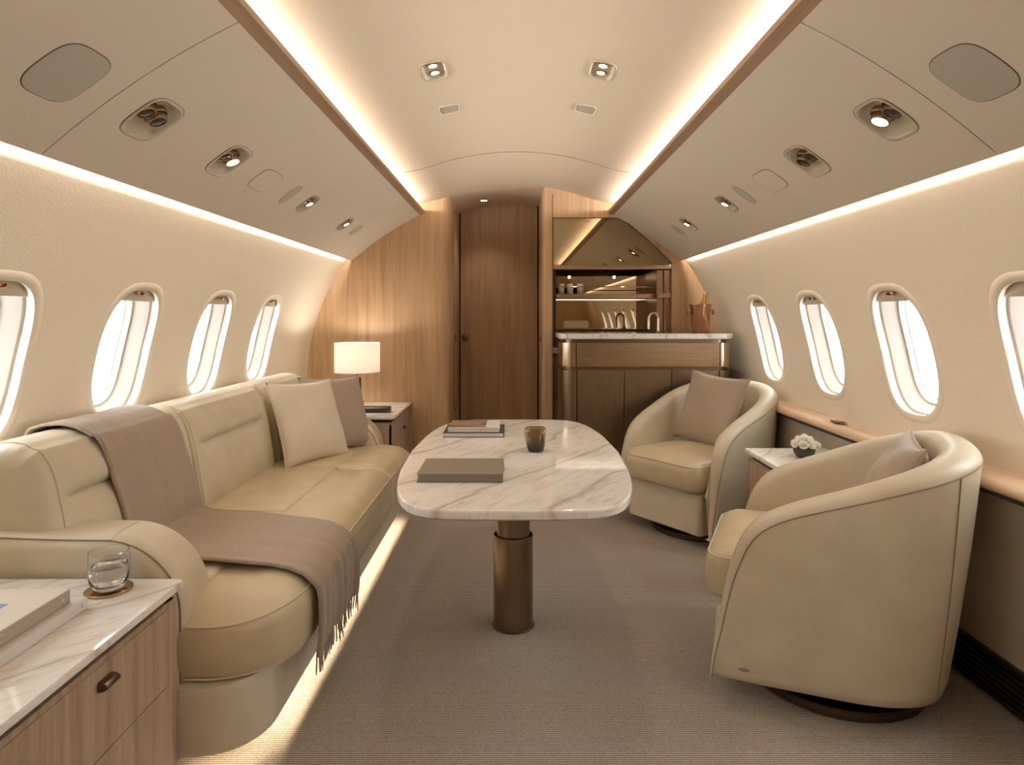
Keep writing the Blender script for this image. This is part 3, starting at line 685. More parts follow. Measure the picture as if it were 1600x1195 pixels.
# back: one long core and three upholstered cushions with tucked seams
def backprof(k=0.):
    P = [(-1.155, .40), (-1.150, .44), (-1.158, .50), (-1.172, .58), (-1.186, .66), (-1.200, .72), (-1.215, .765), (-1.238, .80), (-1.268, .818), (-1.30, .824), (-1.34, .823), (-1.375, .815), (-1.392, .79), (-1.396, .74), (-1.396, .60), (-1.396, .40)]
    out = []
    for i in range(len(P)-1):
        for j in range(5): s_ = j/5; out.append((P[i][0]*(1-s_)+P[i+1][0]*s_, P[i][1]*(1-s_)+P[i+1][1]*s_))
    out.append(P[-1]); return out
def backseg(name, y0, y1, off, er0, er1, seam=True, top=0):
    P = backprof(); ys = []; n = 60
    for i in range(7): a = PI/2*i/6; ys.append((y0+er0*(1-math.cos(a))*1.0, er0*(1-math.sin(a))))
    for i in range(1, n): ys.append((y0+er0+(y1-y0-er0-er1)*i/n, 0))
    for i in range(7): a = PI/2*(6-i)/6; ys.append((y1-er1*(1-math.cos(a)), er1*(1-math.sin(a))))
    ys = [(y, i_) for y, i_ in ys]; rs = []
    xm, zm = -1.30, .60
    for y, ins in ys:
        r = []
        for x, z in P:
            dx = 0
            if x > -1.25:
                if seam:
                    e = min(1, max(0, min(y-y0, y1-y)-.03)/.07)
                    dx += -.022*math.exp(-((z-.672)/.011)**2)*e + .012*math.exp(-((z-.72)/.05)**2)*e+.012*math.exp(-((z-.57)/.09)**2)*e
                dx += off
            zz = z+(top if z > .7 else 0)
            fx_ = max(0, 1-ins/.16*.9)
            kx = min(1, max(0, (x+1.36)/.14)); kx = kx*kx*(3-2*kx); kz = min(1, max(0, (z-.62)/.16)); kz = kz*kz*(3-2*kz)
            r.append((x+dx-ins*kx, y, zz-ins*kz))
        rs.append(r)
    b = B(); b.rings(rs, False); b.add([rs[0][i] for i in range(len(P))], [tuple(range(len(P)))]); b.add(rs[-1], [tuple(range(len(P)))])
    b.grid([[rs[i][0] for i in range(len(rs))], [rs[i][-1] for i in range(len(rs))]])
    o_ = b.build(name, M['leather'], sofa, ang=70)
    if seam:
        for rr in (rs[5], rs[-6]): B().tube([(p[0]+.0005, p[1], p[2]) for p in rr[3:52]], .0020, 6).build('seam_piping', M['leather2'], o_)
    return o_
backseg('backrest', 1.66, 3.74, -.004, .06, .10, False, -.002)
backseg('back_cushion', 1.625, 2.285, .010, .050, .012)
backseg('back_cushion', 2.350, 3.050, .010, .012, .012)
backseg('back_cushion', 3.115, 3.755, .010, .012, .075)
# floor glow below the sofa front
area('sofa_floor_light', (-.705, 2.66, .092), (1, 0, -.75), 1.84, .010, 6.2, (1, .80, .56))
area('sofa_floor_light', (-.80, 1.65, .092), (0, -1, -.75), .14, .010, .22, (1, .80, .56), (1, 0, 0))
area('sofa_floor_light', (-.715, 1.675, .092), (.7, -.7, -.75), .08, .010, .16, (1, .80, .56), (1, 1, 0))
for i_, (x0_, x1_, y0_, y1_) in enumerate(((-.712, -.708, 1.75, 3.6),)):
    B().box(x0_, x1_, y0_, y1_, .095, .105).build('led_strip', M['led'], sofa, smooth=False)

# ------------------------------------------------------------------ throw
path = [(-1.385, .700), (-1.405, .80), (-1.392, .825), (-1.35, .838), (-1.30, .840), (-1.262, .832), (-1.225, .812), (-1.198, .775), (-1.182, .725), (-1.168, .66), (-1.152, .58), (-1.135, .50), (-1.118, .462), (-1.08, .455), (-1.0, .4545), (-.92, .4545), (-.84, .454), (-.76, .452), (-.69, .449), (-.63, .438), (-.585, .420), (-.560, .395), (-.553, .36), (-.552, .30), (-.556, .24), (-.562, .205)]
def smooth_path(P, n):
    d = [0]
    for i in range(1, len(P)): d.append(d[-1]+math.dist(P[i], P[i-1]))
    out = []
    for k in range(n+1):
        s_ = d[-1]*k/n; i = max(j for j in range(len(d)) if d[j] <= s_+1e-9); i = min(i, len(P)-2); u_ = (s_-d[i])/(d[i+1]-d[i]); out.append((P[i][0]*(1-u_)+P[i+1][0]*u_, P[i][1]*(1-u_)+P[i+1][1]*u_, s_/d[-1]))
    return out
sp = smooth_path(path, 130); rows = []
def yl(s_):   # near and far edge of the throw along its length
    K = [(0, 1.83, 2.19), (.15, 1.835, 2.22), (.30, 1.85, 2.26), (.40, 1.87, 2.29), (.47, 1.86, 2.29), (.55, 1.82, 2.26), (.78, 1.79, 2.19), (.86, 1.785, 2.185), (1, 1.775, 2.19)]
    for i in range(len(K)-1):
        if s_ <= K[i+1][0]:
            u_ = (s_-K[i][0])/(K[i+1][0]-K[i][0]); u_ = u_*u_*(3-2*u_); return K[i][1]+(K[i+1][1]-K[i][1])*u_, K[i][2]+(K[i+1][2]-K[i][2])*u_
    return K[-1][1:]
for i, (x, z, s_) in enumerate(sp):
    a, c = yl(s_); r = []
    p0 = sp[max(0, i-1)]; p1 = sp[min(len(sp)-1, i+1)]; tx, tz = p1[0]-p0[0], p1[1]-p0[1]; l = math.hypot(tx, tz); nx, nz = -tz/l, tx/l
    if nz < 0 and s_ < .3: nx, nz = -nx, -nz
    nx, nz = (tz/l*-1, tx/l)
    nx, nz = -(-tz/l), (tx/l) if False else (tx/l)
    for j in range(41):
        v_ = j/40; y = a+(c-a)*v_
        hang = max(0, (s_-.80)/.2)
        wv = .0016*math.sin(9*v_+5*s_)+.0012*math.sin(17*v_-7*s_)+hang*(.010*math.sin(v_*13+1)+.006*math.sin(v_*27))+.003*math.exp(-((v_)/.05)**2)+.003*math.exp(-((1-v_)/.05)**2)
        off = .005+abs(wv)-(.007 if s_ < .22 else 0)
        if s_ > .45 and x > -.85 and s_ < .9:      # follow the seat as it falls to the near end
            zz = seatdef(x, y, min(z, .44))[2]-min(z, .44)
        else: zz = 0
        r.append((x-(-1)*0+off*(-nx if False else 0)+(off if (s_ > .84 or (.22 < s_ < .45)) else 0), y, z+zz+(off if not (s_ > .84) else 0)))
    rows.append(r)
t = thing('throw_blanket', (-1.3, 2.04, .84), 'taupe wool throw with fringed end draped over the sofa back and seat', 'throw blanket')
b = B().grid(rows); b.build('cloth', M['throw'], t, solid=.009, ang=80)
b = B(); last = rows[-1]
for k in range(46):
    j = k/45*40; i0 = min(39, int(j)); u_ = j-i0; p = Vector(last[i0])*(1-u_)+Vector(last[i0+1])*u_
    l = .052+random.uniform(-.006, .010); dx, dy = random.uniform(-.004, .006), random.uniform(-.007, .007)
    b.tube([tuple(p+Vector((0, 0, .004))), tuple(p+Vector((dx*.3, dy*.3, -l*.35))), tuple(p+Vector((dx*.8, dy*.8, -l*.7))), tuple(p+Vector((dx, dy, -l)))], [.0026, .0024, .0024, .0012], 6)
b.build('fringe', M['throw'], t)

# ------------------------------------------------------------------ pillows
def pillow(center, right, up, size, thick, m_, label, cat='cushion', group=None, seed=0, sx=1.0):
    rnd = random.Random(seed); r = Vector(right).normalized(); u = Vector(up); u = (u-r*u.dot(r)).normalized(); n = r.cross(u)
    n_ = 30; c = Vector(center); ph = rnd.uniform(0, 6)
    front, back = [], []
    for i in range(n_+1):
        a, bb = [], []
        for j in range(n_+1):
            x, y = -1+2*i/n_, -1+2*j/n_
            ex = 1-.095*(1-y*y)*1; ey = 1-.095*(1-x*x)
            px, py = x*ex*size*sx, y*ey*size
            h = thick*((1-x**2)**.42)*((1-y**2)**.42)
            w_ = .05*thick*math.sin(5*x+3*y+ph)+.04*thick*math.sin(7*y-4*x+ph*2)
            e = (1-x**8)*(1-y**8)
            a.append(c+r*px+u*py+n*(h+w_*e)); bb.append(c+r*px+u*py-n*(h*.9))
        front.append(a); back.append(bb)
    t = thing('cushion', tuple(c), label, cat, group)
    b = B(); b.grid(front); b.grid(back); b.build('cushion_cover', m_, t, ang=120)
    e = [front[i][0] for i in range(n_)]+[front[n_][j] for j in range(n_)]+[front[n_-i][n_] for i in range(n_)]+[front[0][n_-j] for j in range(n_)]
    B().tube([tuple(p) for p in e], .0032, 6, closed=True).build('seam', m_, t)
    return t
pillow((-.955, 3.45, .632), (.55, .80, -.05), (-.46, .06, 1), .205, .062, M['taupe'], 'taupe wool cushion leaning on the far sofa arm behind the cream cushion', seed=3)
pillow((-1.030, 3.215, .622), (.42, .80, -.04), (-.44, .02, 1), .217, .066, M['linen'], 'cream linen cushion in front on the sofa', seed=5)

# ------------------------------------------------------------------ coffee table
t = thing('coffee_table', (-.005, 2.39, 0), 'marble topped pedestal table in the middle of the cabin', 'table')
TY, TA, TBx = 2.39, .735, .388
b = B(); rs = []
for k_, z in ((.034, .614), (.010, .6175), (.001, .624), (0, .640), (.002, .645), (.005, .647), (.009, .647), (.03, .647)):
    rs.append([((TBx-k_)*q_*(1-.20*p_*p_), TY+(TA-k_)*p_*(1-.02*q_*q_), z) for p_, q_ in sell(1, 1, 7.5, 200)])
for s_ in (.6, .2): rs.append([(x*s_, TY+(y-TY)*s_, .647) for x, y, z in rs[7]])
b.rings(rs, True, True, True); b.build('tabletop', M['marble'], t, ang=35)
B().lathe(-.005, TY, [(.0735, .002), (.0735, .335), (.0735, .338), (.0700, .338), (.0700, .28)], 64, True, False).build('outer_sleeve', M['bronzev'], t)
B().lathe(-.005, TY, [(.0625, .25), (.0625, .615)], 64).build('inner_column', M['bronzev'], t)
B().lathe(-.005, TY, [(.0695, .315), (.064, .315)], 48, True, False).build('collar', M['black'], t)  # black ring in the open sleeve gap, standing in for its shade
B().lathe(-.005, TY, [(.079, 0), (.079, .003), (.0745, .004)], 48).build('floor_ring', M['bronzed'], t)

def book(name, x0, x1, y0, y1, z0, th, cover, pages, label, cat='book', group=None, spine=None, rot=0):
    cx, cy = (x0+x1)/2, (y0+y1)/2; t = thing(name, (cx, cy, z0), label, cat, group); ct = .0028
    xf = Matrix.Translation((cx, cy, 0)) @ Matrix.Rotation(rot, 4, 'Z') @ Matrix.Translation((-cx, -cy, 0))
    b = B().box(x0, x1, y0, y1, z0, z0+ct).box(x0, x1, y0, y1, z0+th-ct, z0+th)
    if spine == 'x1': b.box(x1-ct, x1, y0, y1, z0, z0+th)
    if spine == 'x0': b.box(x0, x0+ct, y0, y1, z0, z0+th)
    if spine == 'y1': b.box(x0, x1, y1-ct, y1, z0, z0+th)
    b.build('cover', cover, t, smooth=False, xf=xf)
    B().box(x0+.004, x1-.0035, y0+.003, y1-.004, z0+ct, z0+th-ct).build('pages', pages, t, smooth=False, xf=xf); return t, xf
# closed grey book
g, _ = book('book', -.296, -.036, 1.935, 2.145, .647, .0265, M['bookgrey'], M['bookgreyp'], 'closed grey taupe book lying alone on the near left of the marble table', spine='y1')
b = B()
for dx in (-.012, .012): b.add([(-.166+dx, 2.035, .67352), (-.163+dx, 2.035, .67352), (-.159+dx, 2.05, .67352), (-.162+dx, 2.05, .67352)], [(0, 1, 2, 3)])
b.build('cover_mark', M['bookdark'], g, smooth=False)
g, xf = book('book', -.297, -.045, 2.655, 2.865, .647, .020, M['bookdark'], M['paper'], 'dark covered book at the bottom of the pair on the marble table', spine='y1')
g, xf = book('book', -.280, -.064, 2.672, 2.862, .667, .018, M['bookwhite'], M['paper'], 'white book with a brown photo cover, on top of the dark book', spine='x0')
B().box(-.278, -.122, 2.68, 2.858, .6851, .6856).build('cover_photo', M['photo'], g, smooth=False)
# smoky amber glass vessel
b = B(); n = 64; rs = []
def blob(z, r, k=0):
    out = []
    for j in range(n):
        a = 2*PI*j/n; c_, s_ = math.cos(a), math.sin(a); q = (abs(c_)**3.2+abs(s_)**3.2)**(-1/3.2)
        w_ = 1+.05*math.sin(3*a+z*60)*min(1, (z-.647)/.03)
        out.append((.078+r*q*c_*w_, 2.385+r*.92*q*s_*w_, z))
    return out
for z, r in ((.647, .022), (.650, .029), (.665, .034), (.69, .036), (.705, .0385), (.718, .0405), (.728, .040), (.735, .035), (.737, .029), (.733, .023), (.722, .020), (.70, .019), (.68, .017), (.674, .008), (.673, .001)): rs.append(blob(z, r))
b.rings(rs, True, True, True); tag(b.build('glass_bowl', M['amber'], loc=(.078, 2.385, .647), sub=1), 'small smoky amber glass vessel on the marble table', 'glass vessel')

# ------------------------------------------------------------------ swivel chairs
def chair(loc, rot, label, mark=False):
    t = thing('swivel_chair', (0, 0, 0), label, 'armchair', 'cream leather swivel tub chairs')
    W, XF, XBk = .337, .33, .345
    Ls = XF; Lc = 0.53
    cv = [(-XBk*math.sin(PI/2*i/2000)**(2/2.7), W*max(0, math.cos(PI/2*i/2000))**(2/2.7)) for i in range(2001)]; D_ = [0]
    for i in range(2000): D_.append(D_[-1]+math.dist(cv[i], cv[i+1]))
    AT = []; j_ = 0
    for i in range(60):
        while D_[j_] < D_[-1]*i/60: j_ += 1
        AT.append(PI/2*j_/2000)
    def planp(q, off=0):       # q from the arm front round to the middle of the back
        if q <= Ls: return Vector((XF-q, W+off, 0)), Vector((0, 1, 0))
        n_ = 2.7; f_ = min(1, (q-Ls)/Lc)*len(AT); i_ = min(len(AT)-1, int(f_)); a = AT[i_]+((AT[i_+1] if i_+1 < len(AT) else PI/2)-AT[i_])*(f_-i_)
        c_, s_ = max(0, math.cos(a)), math.sin(a)
        x = -(XBk)*abs(s_)**(2/n_); y = W*abs(c_)**(2/n_)
        nn = Vector((-(abs(s_)**(2-2/n_))/XBk, (abs(c_)**(2-2/n_))/W, 0)).normalized()
        return Vector((x, y, 0))+nn*off, nn
    rim = [(0, .074), (.010, .14), (.028, .22), (.045, .30), (.062, .37), (.082, .43), (.105, .482), (.135, .522), (.175, .552), (.23, .580), (.29, .603), (.36, .630), (.44, .662), (.52, .692), (.61, .720), (.70, .740), (.78, .748), (.86, .750)]
    # resample smoothly
    R = []
    for i in range(len(rim)-1):
        for j in range(3):
            u_ = j/3; p0 = rim[max(0, i-1)]; p1 = rim[i]; p2 = rim[i+1]; p3 = rim[min(len(rim)-1, i+2)]
            f_ = lambda a, b_, c, d: .5*((2*b_)+(-a+c)*u_+(2*a-5*b_+4*c-d)*u_*u_+(-a+3*b_-3*c+d)*u_**3)
            R.append((f_(p0[0], p1[0], p2[0], p3[0]), f_(p0[1], p1[1], p2[1], p3[1])))
    R.append(rim[-1]); R[0] = (0, .074)
    half = []; piping = []
    for i, (q, z) in enumerate(R):
        qb = q*min(1, (q/.33)**.7) if q > 0 else 0
        k = min(1, max(0, (q-.2)/.5)); fl = lambda zz: (-.012-.030*k)+(.012+.070*k)*max(0, (zz-.074)/.65)
        rp, n_ = planp(q, fl(z)); bp, nb = planp(qb, fl(.074)); rp.z = z; bp.z = .074
        q2 = R[min(len(R)-1, i+1)]; q1 = R[max(0, i-1)]; P2 = planp(q2[0])[0]; P2.z = q2[1]; P1 = planp(q1[0])[0]; P1.z = q1[1]
        T = (P2-P1).normalized(); m_ = n_.cross(T); m_ = m_ if (m_.z+m_.x*.3) > 0 else -m_; m_.normalize()
        th = (.082+.022*k)*(.20+.80*min(1, (z-.074)/.46)); prof = []
        prof.append(bp-nb*min(.05, th*.9)+Vector((0, 0, -.004)));  prof.append(bp-nb*min(.022, th*.5)+Vector((0, 0, -.003))); prof.append(bp-nb*.004+Vector((0, 0, .008)))
        for v_ in (.06, .2, .35, .5, .65, .8, .92):
            p = bp.lerp(rp, v_); zz = .074+(z-.074)*v_; base_, nq = planp(qb+(q-qb)*v_, fl(zz)); p = Vector((base_.x, base_.y, zz)); p += nq*.006*math.sin(PI*v_); prof.append(p)
        prof.append(rp)
        cc = rp-n_*(th/2)
        for a in [PI*j/10 for j in range(1, 10)]: prof.append(cc+n_*(th/2*math.cos(a))+m_*(min(.036, th*.40)*math.sin(a)))
        ri = rp-n_*th; prof.append(ri)
        bi_z = min(.27, z*.97)
        bp2, n2 = planp(max(qb, .02), -th-.012-.02*k)
        for v_ in (.15, .35, .6, .85, 1):
            zz = z+(bi_z-z)*v_; pq, nq = planp(q+(qb-q)*v_, fl(zz)-th-.008*v_*0); prof.append(Vector((pq.x, pq.y, zz)))
        half.append(prof); piping.append(rp+n_*.0005+m_*.0015)
    full = half+[[Vector((p.x, -p.y, p.z)) for p in pr] for pr in half[::-1][1:]]
    b = B().rings(full, False); b.build('shell', M['leather'], t, ang=180)
    pf = [tuple(p) for p in piping]+[(p.x, -p.y, p.z) for p in piping[::-1][1:]]
    B().tube(pf, .0020, 6).build('piping', M['seam'], t)
    # stitched vertical seams at both back corners
    for sg in (-1, 1):
        i = min(range(len(R)), key=lambda i_: abs(R[i_][0]-.61)); pr = half[i][3:11]
        B().tube([(p.x-.0005, sg*(p.y+.0005), p.z) for p in pr], .0017, 6).build('back_seam', M['seam'], t)
    b = B(); pad(b, -.24, .318, -.245, .245, (.03, .12, .12, .03), [(.006, .068), (0, .074), (0, .262), (.006, .272), (.02, .276)], (1, 1, .2, .2), 8); b.build('front_panel', M['leather'], t)
    def crown(x, y, z):
        if z > .36: z += .018*max(0, 1-(y/.22)**2)*max(0, 1-((x-.08)/.30)**2)
        return (x, y, z)
    b = B(); pad(b, -.255, .362, -.252, .252, (.06, .16, .16, .06), seatprof(.280, .405, .437), (.3, 1, .55, .55), 12, crown); b.build('seat_cushion', M['leather2'], t, ang=180)
    P = [crown(x, y, .407) for x, y in rrect(-.24, .357, -.248, .248, (.06, .16, .16, .06), 10)]
    B().tube([p for p in P], .0028, 6, closed=True).build('cushion_piping', M['leather'], t)
    B().lathe(0, 0, [(.262, 0), (.266, .003), (.266, .026), (.262, .030), (.2, .031)], 64).build('swivel_base', M['bronzed'], t)
    B().lathe(0, 0, [(.15, .028), (.15, .074)], 40).build('swivel_post', M['black'], t)
    B().lathe(0, 0, [(.245, .064), (.245, .073)], 48).build('underside', M['black'], t)
    if mark:
        yq = W-.006+.002; b = B(); b.tube([(.240+.014*c_, yq+.0035, .122+.0035*s_) for c_, s_ in [(math.copysign(abs(math.cos(a))**.6, math.cos(a)), math.sin(a)) for a in [2*PI*i/28 for i in range(28)]]], .0008, 5, closed=True)
        b.tube([(.232, yq+.0035, .122), (.248, yq+.0035, .122)], .0006, 5)
        b.build('embossed_mark', M['seamd'], t)
    t.location = loc; t.rotation_euler = (0, 0, rot); return t
c1 = chair((1.020, 3.510, 0), math.atan2(-.58, -.81), 'cream leather swivel armchair at the bar counter end, facing the table')
c2 = chair((1.022, 2.070, 0), math.radians(156), 'cream leather swivel armchair nearest the camera, seen from its side', True)
def inchair(ch, v): return ch.matrix_basis @ Vector(v)
def dirchair(ch, v): return ch.matrix_basis.to_3x3() @ Vector(v)
pillow(inchair(c1, (-.095, -.01, .632)), dirchair(c1, (.10, 1, -.06)), dirchair(c1, (-.36, .06, 1)), .205, .062, M['taupe'], 'square taupe wool cushion on the armchair next to the bar', seed=8)
pillow(inchair(c2, (-.170, -.03, .585)), dirchair(c2, (.05, 1, 0)), dirchair(c2, (-.42, .10, 1)), .20, .070, M['taupe'], 'taupe wool cushion on the nearest armchair, seen edge on', seed=11)

# ------------------------------------------------------------------ cabinets beside the seats
def cabinet(name, x0, x1, y0, y1, zt, face, label, cat, drawers, post=.055, hy=None, hz=None, mm_=None):
    t = thing(name, ((x0+x1)/2, (y0+y1)/2, 0), label, cat)
    q = rrect(x0, x1, y0, y1, .014, 5)
    B().rings([[(x+(( x0+x1)/2-x)*i, y+((y0+y1)/2-y)*i, z) for x, y in q] for i, z in ((.012, zt-.019), (0, zt-.015), (0, zt-.004), (.008, zt), (.02, zt), (.2, zt))], True, True, True).build('marble_top', mm_ or M['marble2'], t)
    B().box(x0+.03, x1-.03, y0+.03, y1-.03, .02, zt-.018).build('recess', M['darkb'], t, smooth=False)
    fx = x1-.016 if face > 0 else x0+.016
    xa, xb = (x0+.01, fx-.004) if face > 0 else (fx+.004, x1-.01)
    B().box(xa, xb, y0+.012, y1-.012, 0, zt-.040).build('body', M['cabwood'], t, smooth=False)
    B().box(min(fx, fx-face*.10), max(fx, fx-face*.10), y1-post, y1-.008, 0, zt-.040).build('corner_post', M['cabwood'], t, smooth=False, bevel=.006)
    for z0, z1 in drawers:
        d_ = B().box(min(fx-face*.018, fx), max(fx-face*.018, fx), y0+.012, y1-post-.003, z0, z1).build('drawer', M['cabwood'], t, smooth=False, bevel=.0012)
        if hy:
            zz = (z0+z1)/2 if hz is None else z0+(z1-z0)*hz
            if (z0+z1)/2 < .2 and hz > .7: zz = .12
            b = B(); rs = []
            for s_, hw in ((-.022, 1), (.022, 1)): rs.append([(fx+face*(.002+.020*max(0, math.sin(a))), hy+s_, zz+.010*math.cos(a)) for a in [PI*i/12 for i in range(13)]])
            b.rings(rs, True, True, True); b.build('handle', M['bronzed'], d_, bevel=.0015, seg=2)
    return t
cabinet('side_cabinet', -1.42, -.809, .62, 1.575, .505, 1, 'oak drawer cabinet with marble top in the near left corner, beside the sofa arm', 'cabinet', [(.272, .452), (.04, .268)], .05, 1.285, .80)
cabinet('side_cabinet', -1.42, -.712, 3.79, YB-.01, .556, 1, 'small oak cabinet with marble top holding the lamp, beyond the sofa', 'cabinet', [(.30, .505), (.04, .296)], .05, 4.19, .62)
cabinet('side_table', 1.035, 1.40, 2.52, 2.885, .556, -1, 'small marble topped oak side table between the two armchairs', 'side table', [(.04, .505)], .012)

# lamp
lx, ly = -1.013, 4.12
t = thing('table_lamp', (lx, ly, .556), 'table lamp with white drum shade and bronze column, lit', 'lamp')
B().lathe(lx, ly, [(.060, .556), (.060, .566), (.025, .568)], 40).build('base', M['bronzed'], t)
B().lathe(lx, ly, [(.0245, .566), (.0245, .758)], 32).build('column', M['bronzed'], t)
B().lathe(lx, ly, [(.006, .758), (.006, .82)], 16).build('stem', M['polish'], t)
B().lathe(lx, ly, [(.1435, .792), (.1435, .979), (.1425, .979), (.1425, .792)], 64, False, False).build('lamp_shade', M['lampshade'], t)
B().lathe(lx, ly, [(.144, .790), (.144, .794)], 64, False, False).build('shade_trim', M['linen'], t)
B().lathe(lx, ly, [(.010, .82), (.024, .85), (.028, .875), (.020, .90), (.002, .91)], 24).build('bulb', emis('bulb_glow', (1, .85, .62, 1), 12), t)
light('lamp_bulb', 'POINT', (lx, ly, .93), 5.5, (1, .90, .80), shadow_soft_size=.03)
# remote / tray on the far cabinet
b = B(); pad(b, -.97, -.775, 3.935, 4.035, .012, [(.006, .556), (0, .560), (0, .583), (.004, .586)], n=4)
tag(b.build('leather_box', M['darkb'], loc=(-.86, 3.98, .556)), 'flat dark box lying on the marble cabinet beside the lamp', 'box')

# glass of water on coaster
gx, gy = -.955, 1.507
b = B().lathe(gx, gy, [(.0485, .505), (.050, .5065), (.050, .5095), (.0485, .511)], 56); tag(b.build('coaster', M['brass'], loc=(gx, gy, .505)), 'round brass coaster under the water glass', 'coaster')
t = thing('water_glass', (gx, gy, .511), 'clear tumbler half full of water on a brass coaster', 'glass')
B().lathe(gx, gy, [(.024, .5112), (.030, .5125), (.037, .520), (.041, .532), (.0425, .548), (.0425, .598), (.0419, .5985), (.0413, .598), (.0413, .548), (.039, .534), (.034, .5245), (.027, .5215), (.001, .521)], 64).build('tumbler_wall', M['glass'], t)
B().lathe(gx, gy, [(.001, .5213), (.0268, .5217), (.0338, .5248), (.0388, .5343), (.0411, .548), (.0411, .5655), (.0405, .5650), (.001, .5650)], 64).build('water', M['water'], t)
# near books
def bigbook(x0, x1, y0, y1, z0, th, cover, spine_m, pages, label):
    t = thing('large_book', ((x0+x1)/2, (y0+y1)/2, z0), label, 'book')
    B().box(x0, x1, y0, y1, z0, z0+th).build('cover', cover, t, smooth=False, bevel=.003)
    B().box(x1-.002, x1+.0012, y0+.001, y1-.001, z0+.001, z0+th-.001).build('spine', spine_m, t, smooth=False, bevel=.001); return t
bb = bigbook(-1.25, -.944, .98, 1.415, .505, .026, M['bookwhite'], M['bookwhite'], M['paper'], 'pale grey large book at the bottom of the stack on the near left cabinet')
b = B().rings([[(-.9425, 1.395+r*math.cos(a), .518+r*math.sin(a)) for a in [2*PI*i/16 for i in range(16)]] for r in (.003, .0004)], True, False, True); b.build('spine_mark', M['bookspine'], bb)
tb = bigbook(-1.27, -.962, .97, 1.385, .531, .030, M['bookcream'], M['bookspine'], M['paper'], 'cream large book with a blue cover picture, on top of the pale grey book')
b = B().rings([[(-.9604, 1.362+r*math.cos(a), .546+r*math.sin(a)) for a in [2*PI*i/16 for i in range(16)]] for r in (.0045, .0004)], True, False, True); b.build('spine_mark', M['emboss'], tb)
B().box(-1.25, -1.035, 1.0, 1.31, .5611, .5615).build('cover_photo', M['blue'], tb, smooth=False)
cu = bpy.data.curves.new('letters', 'FONT'); cu.body = 'IOUIC'; cu.size = .022; cu.extrude = .0004; cu.align_x = 'CENTER'; cu.align_y = 'CENTER'
tmp = bpy.data.objects.new('tmp', cu); C.objects.link(tmp); bpy.context.view_layer.update()
me = bpy.data.meshes.new_from_object(tmp.evaluated_get(bpy.context.evaluated_depsgraph_get())); bpy.data.objects.remove(tmp)
o = bpy.data.objects.new('spine_title', me); C.objects.link(o); me.materials.clear(); me.materials.append(M['emboss'])
mw = Matrix.Translation((-.9604, 1.175, .546)) @ Matrix(((0, 0, 1, 0), (1, 0, 0, 0), (0, 1, 0, 0), (0, 0, 0, 1)))
me.transform(mw); o.parent = tb; o.location = -Vector(tb.location)
# flowers
fx, fy, fz = 1.222, 2.70, .556
b = B().lathe(fx, fy, [(.018, fz), (.030, fz+.003), (.041, fz+.018), (.044, fz+.032), (.041, fz+.046), (.036, fz+.052), (.034, fz+.050), (.038, fz+.034), (.02, fz+.012), (.001, fz+.010)], 40)
tag(b.build('flower_bowl', M['bowl'], loc=(fx, fy, fz)), 'round charcoal bowl holding cream roses on the side table', 'bowl')
rnd = random.Random(4)
heads = [(fx, fy, fz+.088)]+[(fx+.026*math.cos(a), fy+.026*math.sin(a), fz+.078) for a in [i*2*PI/5 for i in range(5)]]+[(fx+.042*math.cos(a), fy+.042*math.sin(a), fz+.060) for a in [.3+i*2*PI/8 for i in range(8)]]+[(fx+.055, fy-.01, fz+.052)]
for hx, hy_, hz_ in heads:
    b = B(); R = .0175; c = Vector((hx, hy_, hz_)); ax = (c-Vector((fx, fy, fz+.03))).normalized(); xa = ax.orthogonal().normalized(); ya = ax.cross(xa)
    for layer, (np_, rr, tilt) in enumerate(((6, 1., .95), (5, .75, .6), (4, .5, .3), (3, .28, .1))):
        for p_ in range(np_):
            a0 = 2*PI*p_/np_+layer*.7+rnd.uniform(-.15, .15); g_ = []
            for i in range(5):
                row = []
                for j in range(5):
                    v_ = i/4; w_ = (j/4-.5)*2*PI/np_*1.25*(.45+.55*math.sin(PI*(.15+.75*v_)))
                    rad = R*rr*(.25+.75*math.sin(v_*PI/2))*(1+tilt*.18*v_*v_); h_ = R*(-.6+1.25*v_*(1-.35*tilt)-(.25*tilt*v_**3))
                    row.append(c+xa*(rad*math.cos(a0+w_))+ya*(rad*math.sin(a0+w_))+ax*h_)
                g_.append(row)
            b.grid(g_)
    b.tube([tuple(c-ax*.008), tuple(Vector((fx, fy, fz+.02)).lerp(c, .3))], .0015, 5)
    tag(b.build('rose', M['petal'], loc=tuple(c), solid=.0007, ang=180), 'cream rose head in the charcoal bowl on the side table', 'flower', 'cream roses in the bowl')
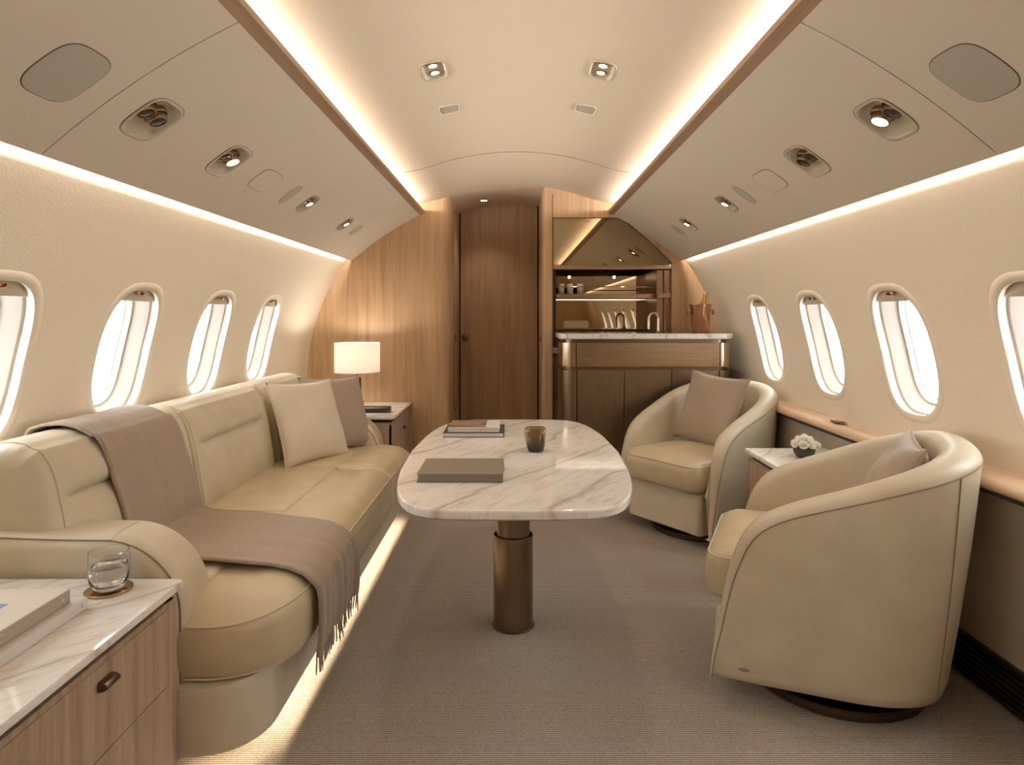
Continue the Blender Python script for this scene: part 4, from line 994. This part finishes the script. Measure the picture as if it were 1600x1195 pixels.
# recessed cup holder / control in the ledge
hx, hy_ = SX+1.405, 2.80
t = thing('ledge_control', (hx, hy_, .688), 'polished oval metal fitting set in the wooden side ledge', 'fitting')
b = B(); b.rings([[(hx+.022*k_*math.cos(a), hy_+.062*k_*math.sin(a), .688+dz) for a in [2*PI*i/36 for i in range(36)]] for k_, dz in ((1, .0003), (1, .0022), (.9, .0026), (.86, .0010))], True); b.build('rim', M['polish'], t)
b = B(); b.rings([[(hx+.022*k_*math.cos(a), hy_+.062*k_*math.sin(a), .688+dz) for a in [2*PI*i/36 for i in range(36)]] for k_, dz in ((.88, .0008), (.02, .0008))], True); b.build('well', M['darkb'], t)
b = B().box(hx-.012, hx+.012, hy_-.016, hy_+.014, .6888, .6925); b.build('latch', M['polish'], t, bevel=.002)

# rear seat, seen only in the bar mirrors
t = thing('rear_seat', (1.0, -.55, 0), 'cream leather seat reflected in the bar mirror', 'seat')
b = B(); pad(b, .78, 1.22, -.80, -.66, .05, [(.02, .40), (0, .43), (0, 1.04), (.02, 1.08), (.05, 1.09)], n=6); b.build('backrest', M['leather'], t)
b = B(); pad(b, .76, 1.24, -.72, -.20, .06, [(.02, .10), (0, .13), (0, .42), (.02, .445), (.06, .45)], n=6); b.build('seat', M['leather2'], t)
B().box(.80, 1.20, -.68, -.26, 0, .11).build('base', M['darkb'], t, smooth=False)

# ------------------------------------------------------------------ world, camera
w = bpy.data.worlds.new('sky'); bpy.context.scene.world = w; w.use_nodes = True
w.node_tree.nodes['Background'].inputs[0].default_value = (.93, .97, 1, 1); w.node_tree.nodes['Background'].inputs[1].default_value = 10
cam = bpy.data.cameras.new('camera'); co = bpy.data.objects.new('camera', cam); C.objects.link(co)
co.location = (0, 0, 1.15); co.rotation_euler = (PI/2, 0, 0)
cam.sensor_fit = 'HORIZONTAL'; cam.sensor_width = 36; cam.lens = 22.5; cam.shift_x = -.0025; cam.shift_y = -103.5/1600; cam.clip_start = .02
sc = bpy.context.scene; sc.camera = co
sc.view_settings.view_transform = 'Standard'; sc.view_settings.look = 'None'; sc.view_settings.gamma = 1; sc.view_settings.use_curve_mapping = False
sc.view_settings.exposure = 0.12
try:
    sc.cycles.max_bounces = 10; sc.cycles.diffuse_bounces = 6; sc.cycles.glossy_bounces = 5; sc.cycles.transmission_bounces = 10; sc.cycles.transparent_max_bounces = 10
    sc.cycles.use_denoising = True; sc.cycles.sample_clamp_indirect = 6; sc.cycles.caustics_reflective = False; sc.cycles.caustics_refractive = False
except Exception as e: print(e)
